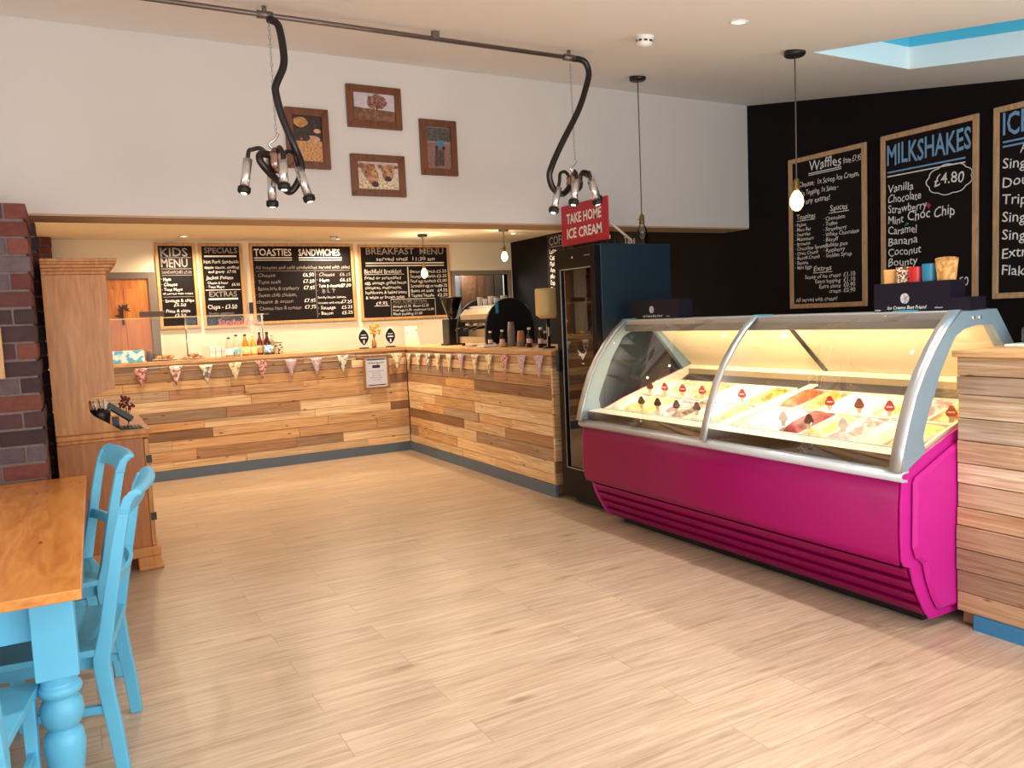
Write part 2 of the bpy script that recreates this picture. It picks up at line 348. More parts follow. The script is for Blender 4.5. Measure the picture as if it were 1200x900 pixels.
struct('wall_kitchen_side', B().box(-.42, -.32, YB+.34, KY, 0, KZ), CREAM)

# ------------------------------------------------------------------ timber counters
PAL = [(238, 210, 172), (232, 196, 152), (220, 182, 140), (190, 152, 118), (150, 118, 94), (198, 178, 158), (244, 220, 184), (226, 182, 132), (176, 152, 132), (246, 224, 190)]
WTS = [5, 5, 4, 3, 2, 2, 5, 3, 2, 4]
def plank_face(b, horiz, a0, a1, fixed, z0, z1, rows, seed, lmul=1., pal=None):
    """boards of mixed length on a face; horiz 'x' = face y=fixed looking -y, 'y' = face x=fixed looking -x"""
    rnd = random.Random(seed); hs = [rnd.uniform(.8, 1.25) for _ in range(rows)]; tot = sum(hs); z = z0
    for r in range(rows):
        h = hs[r]/tot*(z1-z0); a = a0; low = rnd.random() < .33
        while a < a1-.001:
            l = rnd.uniform(.5, 1.5)*lmul; e = min(a+l, a1)
            if a1-e < .2: e = a1
            t = lin(rnd.choices(pal or PAL, WTS if not low else [1, 1, 4, 5, 4, 3, 1, 2, 3, 1])[0]); j = rnd.uniform(.86, 1.1); t = tuple(min(1, c*j) for c in t)
            d = rnd.uniform(0, .014)
            if horiz == 'x': b.box(a+.0012, e-.0012, fixed+d-.002, fixed+.022, z+.002, z+h-.002, 0, t)
            else: b.box(fixed+d-.002, fixed+.022, a+.0012, e-.0012, z+.002, z+h-.002, 0, t)
            a = e
        z += h
CT = 1.243; FX, FY = 3.526, 8.925
cnt = thing('serving_counter', 'L-shaped serving counter clad in mixed reclaimed planks with slate blue plinth', 'counter', (FX, FY, 0))
core = B().box(-.2, FX+.4, FY+.02, FY+.5, .02, CT-.04).box(FX+.02, FX+.6, 5.69, FY+.5, .02, CT-.04)
core.build('carcass', mat('counter_carcass', (120, 88, 60), .7), cnt)
b = B(); plank_face(b, 'x', -.2, FX, FY, .105, CT-.04, 11, 21); b.build('plank_cladding', PLANK, cnt, .002, seg=1)
b = B(); plank_face(b, 'y', 5.68, FY, FX, .105, CT-.04, 11, 21)
rnd = random.Random(4); z = .105
for i in range(11):
    h = (CT-.04-.105)/11; t = lin(rnd.choice(PAL)); b.box(FX, FX+.6, 5.655, 5.68, z+.001, z+h-.001, 0, t); z += h
b.build('plank_cladding', PLANK, cnt, .002, seg=1)
b = B().box(-.2, FX-.012, FY-.012, FY+.5, CT-.04, CT).box(FX-.012, FX+.86, 5.645, FY+.5, CT-.04, CT+.0005); b.build('worktop', CAP, cnt, .003)
B().box(-.2, FX, FY-.008, FY+.02, 0, .105).box(FX-.008, FX+.02, 5.66, FY, 0, .105).build('plinth', SLATE, cnt)

NX, NT = 3.577, 1.304
nc = thing('end_counter', 'plank-clad counter end beside the magenta freezer with bright blue plinth', 'counter', (NX, 1.5, 0))
PAL_DAYLIT = [(226, 206, 186), (214, 190, 166), (202, 174, 150), (178, 152, 132), (152, 128, 112), (208, 196, 184), (232, 214, 194), (206, 176, 146), (176, 158, 144), (236, 220, 202)]  # paler, greyer boards: the daylight at this end is put into the tones
b = B(); plank_face(b, 'y', -.2, 2.215, NX, .07, NT-.03, 12, 35, 9., PAL_DAYLIT)
rnd = random.Random(9); z = .07
for i in range(12):
    h = (NT-.03-.07)/12; b.box(NX+.022, NX+.6, 2.192, 2.215, z+.001, z+h-.001, 0, lin(rnd.choice(PAL))); z += h
b.build('plank_cladding', PLANK, nc, .002, seg=1)
B().box(NX+.022, NX+.62, -.2, 2.19, .02, NT-.03).build('carcass', MC['counter_carcass'], nc)
B().box(NX-.03, NX+.64, -.2, 2.221, NT-.03, NT).build('worktop', CAP, nc, .003)
B().box(NX-.0, NX+.02, -.2, 2.13, 0, .07).build('plinth', mat('blue_plinth_paint', (52, 122, 168), .5), nc)

# ------------------------------------------------------------------ gelato freezer
DY0, DY1 = 2.232, 4.79; MIDY = 3.485
dz = thing('ice_cream_freezer', 'long magenta ice cream display freezer with curved glass front', 'freezer', (3.7, 3.5, 0))
outer = [(3.191, .777), (3.213, .87), (3.251, .981), (3.304, 1.11), (3.366, 1.211), (3.444, 1.312), (3.523, 1.396), (3.628, 1.479)]
inner = [(3.366, .850), (3.35, .922), (3.374, .987), (3.428, 1.099), (3.476, 1.203), (3.539, 1.297), (3.588, 1.363), (3.654, 1.395), (3.754, 1.41), (3.88, 1.409)]
def end_frame(y0, y1):
    ring = outer+[(3.919, 1.484), (4.27, 1.07), (4.17, 1.075)]+inner[::-1]+[(3.24, .785)]
    f = B().prism(ring, y0, y1, 'y').build('end_frame', ALUB, dz, .004)
    return f
fr = end_frame(DY0-.006, DY0+.044); fr2 = end_frame(DY1-.044, DY1+.006)
for f, yy in ((fr, DY0-.006), (fr2, DY1+.006)):
    for xx in (3.72, 3.77): B().tube([(xx, yy-.006 if f is fr else yy+.006, 1.447), (xx, yy, 1.447)], .011, 12).build('bolt', CHROME, f)
for y0, y1 in ((DY0-.008, DY0+.05), (MIDY-.024, MIDY+.024), (DY1-.05, DY1+.008)):
    B().strip(outer, y0, y1, .012).build('arch_strip', ALU, dz)
for y0, y1 in ((DY0+.05, MIDY-.024), (MIDY+.024, DY1-.05)):
    B().strip(outer, y0, y1, .006).build('curved_glass', glass('case_glass', (.99, .99, .985), 1.35, .28), dz)
for y0 in (DY0+.016, DY1-.02):
    poly = inner+[(4.17, 1.075), (3.577, .9)]
    B().prism(poly, y0, y0+.005, 'y').build('end_glass', glass('end_glass_tint', (.97, .97, .95), 1.36, .3), dz)
cn = B().box(3.615, 3.93, DY0+.03, DY1-.03, 1.442, 1.485); cn.build('canopy', ALU, dz, .006)
B().box(3.607, 3.64, DY0+.045, DY1-.045, 1.40, 1.445).box(3.64, 3.9, DY0+.045, DY1-.045, 1.425, 1.44).build('canopy_fascia', mat('taupe_fascia', (128, 116, 102), .5), dz, .003)
lt = B().tube([(3.72, DY0+.1, 1.412), (3.72, DY1-.1, 1.412)], .010, 8).build('strip_light', mat('freezer_tube', (255, 240, 200), .4, emis=(255, 226, 170), es=3), dz)
lamp('freezer_light', 'AREA', (3.72, (DY0+DY1)/2, 1.398), 29, (1, .84, .56), .08, DY1-DY0-.12, (0, math.radians(-14), 0))
for y, nm in ((MIDY-.02, 0), (DY1-.03, 1), (DY0+.3, 2)):
    B().box(3.62, 3.695, y-.05, y+.04, 1.486, 1.492).build('hinge_clip', mat('sky_glint_clip', (60, 170, 190), .3), dz, .002)  # clip colour holds the teal highlight from the skylight
# rear sliding doors: cream panels sloping away from the canopy
for y0, y1 in ((DY0+.05, MIDY-.012), (MIDY+.012, DY1-.05)):
    B().prism([(3.895, 1.425), (4.235, 1.115), (4.245, 1.125), (3.905, 1.435)], y0, y1).build('sliding_door', mat('cream_rear_door', (240, 222, 184), .35, var=.02), dz)
B().prism([(3.885, 1.425), (4.228, 1.112), (4.236, 1.12), (3.893, 1.433)], MIDY-.017, MIDY+.017).build('door_divider', BLACK, dz)
# tub deck
deck = [(3.25, .80), (3.25, .843), (3.27, .85), (3.362, .852), (3.366, .735), (4.055, .87), (4.06, .968), (4.2, 1.04), (4.2, 1.085), (4.25, 1.12), (4.27, 1.12), (4.27, .72), (3.3, .70)]
B().prism(deck, DY0+.05, DY1-.05).build('cold_well', CREAMP, dz)
B().box(3.243, 3.25, DY0+.05, DY1-.05, .772, .842).build('front_sill', mat('smoked_sill', (66, 48, 34), .12, .2), dz)
for y in (2.42, 3.64): B().box(3.236, 3.243, y, y+.06, .79, .825).build('switch_box', BLACK, dz, .002)
B().prism([(4.055, .970), (4.062, .9735), (4.2, 1.0435), (4.2, 1.035), (4.06, .965)], DY0+.06, DY1-.06).build('vent_back', BLACK, dz)
gb = B()
for i in range(6):
    f = i/6; x = 4.062+.138*f; z = .972+.072*f
    gb.prism([(x, z), (x+.012, z+.0155), (x+.012, z+.004), (x+.004, z-.004)], DY0+.06, DY1-.06)
gb.build('vent_grille', mat('dark_grille', (44, 30, 22), .5), dz)
B().box(4.192, 4.2, DY0+.06, DY1-.06, 1.045, 1.086).build('rear_sill', mat('taupe_sill', (150, 128, 96), .5), dz)
B().prism([(3.3, .838), (3.705, .925), (4.13, 1.022), (4.13, 1.036), (3.705, .94), (3.3, .852)], MIDY-.03, MIDY+.03).build('centre_bar', CREAMP, dz, .003)
for y in (DY0+.046, DY1-.058):
    B().prism([(3.25, .80), (3.34, .83), (3.577, .915), (4.24, 1.118), (4.24, .9), (3.3, .74)], y, y+.012).build('end_liner', CREAMP, dz)
# magenta body
front = [(3.236, .735), (3.226, .64), (3.222, .55), (3.223, .46), (3.228, .39), (3.238, .345)]
B().strip(front, DY0+.03, DY1-.03, -.018).build('front_panel', PINK, dz)
rail = [(3.240, .728), (3.212, .730), (3.196, .742), (3.190, .758), (3.196, .773), (3.212, .780), (3.25, .782)]
B().strip(rail, DY0-.002, DY1+.002, -.012).build('bumper_rail', mat('pale_bumper', (208, 214, 220), .3, .3), dz)
gb = [(3.292, .315), (3.325, .245), (3.362, .178), (3.402, .112)]
for i, (x, z) in enumerate(gb):
    nx_, nz_ = (gb+[(3.445, .048)])[i+1]
    B().prism([(x-.022, z-.002), (nx_-.012, nz_+.012), (nx_+.004, nz_+.010), (x+.012, z+.004)], DY0+.04, DY1-.04).build('louvre_slat', PINK, dz, .002)
B().box(3.44, 4.2, DY0+.05, DY1-.05, .05, .72).box(3.5, 4.15, DY0+.1, DY1-.1, 0, .05).build('chassis', mat('dark_chassis', (26, 16, 22), .6), dz)
side = [(3.216, .772), (3.230, .72), (3.222, .62), (3.220, .48), (3.228, .365), (3.246, .335), (3.290, .318), (3.312, .245), (3.346, .175), (3.392, .095), (3.437, .044), (4.27, .044), (4.27, 1.118), (3.577, .906)]
for y0, y1, out in ((DY0-.002, DY0+.03, -1), (DY1-.03, DY1+.002, 1)):
    bb = B(); bb.prism(side, y0 if out > 0 else y0+.02, y1-.0 if out < 0 else y1)
    ep = bb.build('end_panel', PINKE, dz, .004)
    face = [(3.29, .735), (3.285, .42), (3.31, .365), (3.36, .335), (3.385, .245), (3.43, .15), (3.475, .085), (4.23, .085), (4.23, 1.06), (3.575, .855)]
    yo = y0+.02 if out < 0 else y1
    B().prism(face, yo-.028 if out < 0 else yo-.004, yo+.004 if out < 0 else yo+.028).build('raised_face', PINKE, ep, .022, seg=1)
# ------------------------------------------------------------------ tubs of ice cream
ICE = {'cream': ((244, 232, 190), (250, 242, 214)), 'yellow': ((240, 208, 96), (248, 234, 176)), 'peach': ((232, 150, 110), (244, 206, 176)),
       'orange': ((222, 128, 60), (240, 178, 110)), 'pink': ((226, 120, 120), (246, 214, 206)), 'brown': ((128, 66, 34), (166, 96, 54)), 'choc': ((84, 40, 26), (206, 170, 140)),
       'red': ((112, 22, 30), (176, 70, 76)), 'white': ((244, 240, 226), (252, 250, 242)), 'caramel': ((190, 100, 34), (238, 190, 110)), 'tan': ((220, 160, 92), (242, 216, 166)), 'speck': ((200, 90, 96), (246, 238, 220))}
def ice_mat(k): return two_tone('ice_cream_'+k, *ICE[k], rough=.5, scale=22, lo=.42, hi=.60)
TUBM = mat('white_tub', (240, 238, 230), .35, var=.02)
TL, TW, TD = .33, .152, .10
tb = B(); t = .004
tb.box(0, TL, -TW/2, -TW/2+t, 0, TD).box(0, TL, TW/2-t, TW/2, 0, TD).box(0, t, -TW/2+t, TW/2-t, 0, TD).box(TL-t, TL, -TW/2+t, TW/2-t, 0, TD).box(t, TL-t, -TW/2+t, TW/2-t, 0, t)
tb.box(-.006, TL+.006, -TW/2-.004, -TW/2+.003, TD-.006, TD).box(-.006, TL+.006, TW/2-.003, TW/2+.004, TD-.006, TD).box(-.006, .004, -TW/2, TW/2, TD-.006, TD).box(TL-.004, TL+.006, -TW/2, TW/2, TD-.006, TD)
proto = tb.build('tub', TUBM); tub_me = proto.data; bpy.data.objects.remove(proto)
def mound(seed, full=.9):
    b = B(); nx, ny = 20, 10; vs = []
    for i in range(nx+1):
        for j in range(ny+1):
            u = i/nx; v = j/ny; x = t+u*(TL-2*t); y = -TW/2+t+v*(TW-2*t)
            e = (1-abs(2*u-1)**4)*(1-abs(2*v-1)**2.6)
            h = .046*e*full+.012*noise.noise((x*28+seed*7, y*34, seed))*e+.006*noise.noise((x*70, y*70+seed*3, seed))*e
            vs.append((x, y, TD-.018+h))
    n = ny+1
    top = [(i*n+j, (i+1)*n+j, (i+1)*n+j+1, i*n+j+1) for i in range(nx) for j in range(ny)]
    k = len(vs); vs += [(t, -TW/2+t, TD-.05), (TL-t, -TW/2+t, TD-.05), (TL-t, TW/2-t, TD-.05), (t, TW/2-t, TD-.05)]
    b._mk(vs, top, smooth=True)
    return b
ROWS = {('far', 'front'): ['cream', 'yellow', 'yellow', 'speck', 'choc', 'cream', 'tan'], ('far', 'back'): ['cream', 'peach', 'peach', 'orange', 'cream', 'white', 'caramel'],
        ('near', 'front'): ['cream', 'white', 'red', 'yellow', 'pink', 'cream', 'yellow'], ('near', 'back'): ['brown', 'orange', 'white', 'cream', 'yellow', 'pink', 'caramel']}
ADJ = {'cream': 'cream', 'yellow': 'pale yellow', 'peach': 'peach', 'orange': 'orange', 'pink': 'pink-rippled', 'brown': 'chocolate brown', 'choc': 'dark chocolate streaked', 'red': 'dark red', 'white': 'white', 'caramel': 'caramel', 'tan': 'tan', 'speck': 'pink-speckled'}
ORD = ['first', 'second', 'third', 'fourth', 'fifth', 'sixth', 'last']
ang = -math.atan2(.95-.852, .4)  # the rake of the tubs
SLOPE = .235
sd = 0
for (bay, row), cols in ROWS.items():
    ys, ye = (4.705, 3.535) if bay == 'far' else (3.435, 2.300)
    for i, c in enumerate(cols):
        sd += 1; y = ys+(ye-ys)*(i+.5)/7
        x0 = 3.372 if row == 'front' else 3.712
        ztop = .858+(x0-3.372)*SLOPE
        r = thing('ice_cream_tub', f'tub of {ADJ[c]} ice cream, {ORD[i]} from the fridge in {row} row, {"fridge-side" if bay == "far" else "counter-side"} bay', 'ice cream tub', (x0+.02, y, ztop-TD*.97), group='tubs in the ice cream freezer', rot=(0, -math.atan(SLOPE), 0))
        o = bpy.data.objects.new('tub', tub_me); COL.objects.link(o); o.parent = r
        ms = mound(sd, 1.15 if c in ('brown', 'red', 'orange') else .9).build('ice_cream', ice_mat(c), r, world=False)
# flavour markers stuck into the ice cream
RED = mat('red_marker', (176, 22, 32), .3); DKM = mat('dark_marker', (70, 18, 22), .3); WAF = mat('wafer_marker', (222, 196, 168), .5)
def marker(x, y, z, kind, label):
    r = thing('flavour_marker', label, 'flavour marker', (x, y, z), rotz=math.radians(-62), group='cone-shaped flavour markers')
    col = {'red': RED, 'dark': DKM, 'pale': mat('pale_marker', (226, 214, 206), .3), 'mix': mat('brown_marker', (120, 50, 36), .4)}[kind]
    B().prism([(-.009, 0), (.009, 0), (.015, .034), (-.015, .034)], -.002, .002).build('cone', WAF, r, world=False)
    sc = []
    for k in range(28):
        q = 2*PI*k/28; rr = .024*(1+.16*math.cos(3*(q-PI/2)))
        sc.append((rr*math.cos(q), .052+rr*1.15*math.sin(q)))
    B().prism(sc, -.0035, .0035).build('scoop', col, r, world=False, bevel=.001)
    if kind == 'red': B().box(-.015, .015, -.0042, -.0035, .046, .053).build('name_strip', WHITEP, r, world=False)
def on_tub(x): return .868+(x-3.372)*SLOPE
for (x, y, k, lb) in [
    (3.70, 4.595, 'dark', 'dull red cone marker nearest the fridge, in the back row'), (3.70, 4.43, 'red', 'red cone marker in peach ice cream, second from the fridge'),
    (3.70, 4.24, 'red', 'red cone marker in peach ice cream, third from the fridge'), (3.70, 4.045, 'red', 'red cone marker just before the middle arch'),
    (3.42, 4.344, 'dark', 'dark marker at the front sill nearest the fridge'), (3.42, 4.172, 'dark', 'dark marker second along the front sill'),
    (3.42, 3.983, 'dark', 'dark marker third along the front sill, by the speckled tub'), (3.42, 3.791, 'dark', 'dark marker at the front sill beside the middle arch'),
    (3.70, 3.683, 'red', 'red cone marker just past the middle arch'), (3.70, 3.019, 'red', 'red cone marker in front of the orange tub'),
    (3.42, 2.925, 'dark', 'dark red marker at the tip of the dark red ice cream'), (3.42, 3.099, 'pale', 'pale marker in white ice cream beside the centre bar'),
    (3.70, 2.829, 'mix', 'white and brown marker between the red ones in the counter-side bay'), (3.70, 2.647, 'red', 'large red three-lobed marker in front of the yellow tub'),
    (3.42, 2.711, 'pale', 'pale marker at the front of the yellow tub'), (3.42, 2.378, 'pale', 'pale marker close to the end arch'), (3.70, 2.315, 'red', 'red marker beside the caramel tub at the magenta end panel')]:
    marker(x, y, on_tub(x), k, lb)

# ------------------------------------------------------------------ tall fridge
fx0, fx1, fy0, fy1, fzt = 3.51, 4.25, 4.975, 5.535, 2.065
fg = thing('upright_freezer', 'tall black glass-door upright freezer with dark blue side', 'freezer', (3.85, 5.3, 0))
FB = mat('blue_fridge_side', (12, 36, 52), .45, var=.06); FK = mat('black_fridge_door', (12, 7, 9), .45, spec=.2)
B().box(fx0+.06, fx1, fy0, fy1, .04, fzt).box(fx0+.1, fx1-.05, fy0+.05, fy1-.05, 0, .04).build('cabinet', FB, fg, .004)
dr = B().box(fx0, fx0+.055, fy0+.005, fy0+.055, .3, 1.90).box(fx0, fx0+.055, fy1-.085, fy1-.005, .3, 1.90).box(fx0, fx0+.055, fy0+.005, fy1-.005, 1.9, 2.055).box(fx0, fx0+.055, fy0+.005, fy1-.005, .06, .3).build('door', FK, fg, .004)
B().box(fx0+.02, fx0+.026, fy0+.055, fy1-.085, .3, 1.9).build('door_glass', glass('fridge_glass', (.30, .28, .27), 1.5, 1.6, .01, .06), dr)
B().box(fx0-.002, fx0+.004, fy0+.052, fy1-.082, 1.893, 1.901).box(fx0-.002, fx0+.004, fy1-.085, fy1-.081, .3, 1.9).box(fx0-.002, fx0+.004, fy0+.052, fy1-.082, .295, .302).build('glazing_trim', STEEL, dr)
B().box(fx0-.03, fx0, fy1-.045, fy1-.015, 1.08, 1.26).build('handle', BLACK, dr, .006)
B().tube([(fx0-.002, 5.27, 1.985), (fx0+.002, 5.27, 1.985)], .010, 14).build('lock', CHROME, dr)
B().box(fx0-.001, fx0, 5.03, 5.11, 1.985, 1.992).build('badge', CHALKG, dr)
bird = [(-.06, .02), (-.02, .01), (.0, -.02), (.02, .0), (.06, .05), (.03, .035), (.01, .03), (-.02, .035), (-.07, .06), (-.04, .03)]
B().prism([(5.2-u, 1.20+v) for u, v in bird], fx0+.017, fx0+.019, 'x').box(fx0+.017, fx0+.019, 5.18, 5.21, 1.15, 1.157).build('bird_emblem', CHALK, dr)
# take home sign
sg = thing('hanging_sign', 'red sign reading take home ice cream on top of the tall freezer', 'sign', (3.545, 5.145, fzt), rotz=-PI/2)
B().box(-.312, .312, 0, .012, .02, .335).build('panel', mat('red_sign', (176, 16, 44), .4), sg, world=False, bevel=.001)
g = B(); glyphs(g, 'TAKE HOME', 0, .19, .075, .47, 'C', -.001, bold=.035, wob=.02); glyphs(g, 'ICE CREAM', 0, .075, .075, .47, 'C', -.001, bold=.035, wob=.02); g.build('lettering', CHALK, sg, world=False)
for xx in (-.30, .28): B().box(xx, xx+.02, 0, .012, 0, .02).build('foot', BLACK, sg, world=False)
B().box(.29, .31, .012, .02, .02, .05).tube([(.30, .015, .15), (.30, .22, .012)], .010, 6).build('brace', mat('pale_brace', (190, 176, 160), .6), sg, world=False)

# ------------------------------------------------------------------ pine dresser seen from its side
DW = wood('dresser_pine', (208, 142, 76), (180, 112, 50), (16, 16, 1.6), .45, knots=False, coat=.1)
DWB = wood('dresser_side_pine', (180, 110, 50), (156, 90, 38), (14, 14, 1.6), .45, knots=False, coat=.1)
dx0, dx1, dxt, dy0, dy1 = -.10, .42, .255, 5.665, 6.85
ds = thing('dresser', 'tall pine dresser with shaped side panels and moulded cornice beside the brick pillar', 'dresser', (.16, 6.25, 0))
prof = [(dx0, .925), (dx0, 1.93), (dxt, 1.93), (dxt, 1.20)]
for k in range(9):
    q = k/8; prof.append((dxt-.155*math.sin(q*PI*.5)-.006, 1.20-.04*q-.055*q*q))
prof += [(.098, 1.085), (.102, 1.06), (.118, 1.036), (.145, 1.015), (.19, .985), (.235, .952), (.268, .925)]
for y in (dy0+.02, dy1-.04): B().prism(prof, y, y+.022).build('side_panel', DW, ds, .002)
B().box(dx0, dx0+.012, dy0+.042, dy1-.04, .925, 1.93).build('back_panel', DW, ds)
for z in (1.30, 1.62): B().box(dx0+.012, dxt-.03, dy0+.042, dy1-.04, z, z+.02).build('shelf', DW, ds)
cor = [(0, 1.925), (.006, 1.945), (.02, 1.965), (.045, 1.985), (.062, 2.0), (.066, 2.02), (-.05, 2.02), (-.05, 1.925)]
cb = B(); cb.box(dx0, dxt, dy0+.02, dy1-.02, 1.92, 1.96)
for a, b2 in zip(cor[:-3], cor[1:-2]):
    d = max(a[0], b2[0]); cb.box(dx0, dxt+d, dy0+.02-d, dy1-.02+d, a[1], b2[1])
cb.build('cornice', DW, ds, .003)
B().box(dx0-.0, dx1+.02, dy0-.015, dy1+.015, .89, .925).box(dx0, dx1+.008, dy0-.006, dy1+.006, .868, .89).build('base_top', DW, ds, .008)
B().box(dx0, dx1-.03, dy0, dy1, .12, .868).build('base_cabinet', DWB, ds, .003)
for y0, y1 in ((dy0+.004, (dy0+dy1)/2-.003), ((dy0+dy1)/2+.003, dy1-.004)):
    d = B().box(dx1-.028, dx1, y0, y1, .15, .86).build('door', DW, ds, .004)
    yh = y0+.03 if y0 < 6 else y1-.03
    for z in (.32, .70):
        B().box(dx1-.022, dx1+.012, y0-.004 if y0 < 6 else y1-.006, y0+.006 if y0 < 6 else y1+.004, z, z+.05).build('hinge', BLACK, d)
    B().ball((dx1+.014, y1-.05 if y0 < 6 else y0+.05, .55), .016).build('knob', BRASS, d)
pl = B()
pl.box(dx0, dx1+.022, dy0-.02, dy1+.02, .085, .15)
for (xa, xb) in ((dx0, dx0+.14), (dx1-.12, dx1+.022)):
    for (ya, yb) in ((dy0-.02, dy0+.10), (dy1-.10, dy1+.02)): pl.box(xa, xb, ya, yb, .0, .085)
pl.box(dx1-.12, dx1+.034, dy0-.028, dy0+.1, 0, .028)
pl.build('plinth', DW, ds, .008)

# things left on the dresser
cd = thing('cutlery_caddy', 'black round cutlery caddy of pale-handled cutlery in the dresser alcove', 'caddy', (.16, 5.86, .925))
B().lathe([(.045, 0), (.052, .02), (.06, .09), (.066, .135), (.06, .135), (.05, .03), (.0, .02)], (0, 0, 0), 20).build('pot', BLACK, cd, world=False)
for i in range(9):
    q = i*.7; r = .025
    B().tube([(r*math.cos(q), r*math.sin(q), .04), (r*1.6*math.cos(q), r*1.6*math.sin(q), .15), (r*2.0*math.cos(q)-.008, r*2*math.sin(q), .185+.006*(i % 3))], [.004, .005, .007], 6).build('cutlery_handle', STEEL if i % 2 else WHITEP, cd, world=False)
rk = thing('menu_holder', 'black ribbed holder leaning with chromed ends on the dresser base', 'holder', (.30, 5.92, .925))
Mr = Matrix.Translation((-.02, 0, .10)) @ Matrix.Rotation(math.radians(38), 4, 'Y')
bb = B()
for i in range(4): bb.box(-.085, .085, -.05+i*.026, -.032+i*.026, -.02, .02, M=Mr)
bb.box(-.08, .08, -.05, .05, -.022, -.012, M=Mr); bb.build('rack', BLACK, rk, world=False)
B().box(-.07, -.03, -.03, .03, 0, .07).build('stand', BLACK, rk, world=False)
for i in range(4): B().tube([Mr @ Vector((.080, -.041+i*.026, 0)), Mr @ Vector((.09, -.041+i*.026, 0))], .009, 10).build('end_cap', CHROME, rk, world=False)
sp = thing('dried_flowers', 'small sprig of dried dusky red flowers behind the ribbed holder', 'dried flowers', (.335, 6.06, .925))
b = B(); b2 = B(); rnd = random.Random(3)
for i in range(7):
    e = (rnd.uniform(-.05, .05), rnd.uniform(-.03, .03), rnd.uniform(.12, .22)); b.tube([(0, 0, 0), (e[0]*.4, e[1]*.4, e[2]*.6), e], .0022, 5)
    for k in range(5): b2.ball((e[0]+rnd.uniform(-.012, .012), e[1]+rnd.uniform(-.012, .012), e[2]+rnd.uniform(-.04, .012)), rnd.uniform(.006, .011), 6)
b.build('stem', mat('dry_stem', (120, 92, 60), .8), sp, world=False); b2.build('flower_head', mat('dusky_red', (128, 48, 56), .8), sp, world=False)
tr = B().box(.26, .40, 5.70, 5.86, .925, .931)
for i in range(6): tr.box(.27+i*.021, .281+i*.021, 5.705, 5.855, .931, .939)
tag(tr.build('slatted_tray', mat('dark_tray', (40, 32, 28), .4), None, .001), 'small dark slatted tray at the front edge of the dresser base', 'tray')

# ------------------------------------------------------------------ table and blue chairs
TT = wood('oak_tabletop', (226, 154, 76), (196, 116, 48), (9, 1.3, 9), .3, knots=True, coat=.35)
tx, ty = -.475, 1.11
tr_ = math.radians(-1.53)
tbl = thing('farmhouse_table', 'farmhouse dining table with honey oak top and turned sky blue legs', 'table', (-.018+tx*math.cos(tr_)-ty*math.sin(tr_), 2.727+tx*math.sin(tr_)+ty*math.cos(tr_), 0), rotz=tr_)
hw, hl = .475, 1.11
b = B(); b.box(-hw, hw, -hl, hl-.16, .747, .78)
b.box(-hw, hw, hl-.158, hl, .747, .78); b.build('tabletop', TT, tbl, .004, world=False)
b = B(); ins = .05
b.box(-hw+.09, hw-.09, -hl+.13, -hl+.155, .605, .747).box(-hw+.09, hw-.09, hl-.155, hl-.13, .605, .747).box(hw-.085, hw-.06, -hl+.16, hl-.16, .605, .747).box(-hw+.06, -hw+.085, -hl+.16, hl-.16, .605, .747)
b.build('apron', BLUE, tbl, .003, world=False)
LP = [(.024, 0), (.030, .012), (.034, .03), (.030, .048), (.026, .06), (.030, .075), (.040, .12), (.052, .18), (.059, .235), (.060, .262), (.056, .288), (.047, .302), (.040, .309), (.042, .313), (.052, .322), (.060, .342), (.063, .366), (.060, .39), (.052, .406), (.048, .412), (.050, .416), (.060, .424), (.064, .437), (.061, .45), (.052, .457), (.052, .466), (.056, .474), (.057, .486), (.057, .49)]
for sx in (-1, 1):
    for sy in (-1, 1):
        cx, cy = sx*(hw-.088), sy*(hl-.16+.03-.0)
        b = B().box(cx-.06, cx+.06, cy-.06, cy+.06, .488, .747); b.lathe(LP, (cx, cy, 0), 28); b.build('leg', BLUE, tbl, .003, world=False)

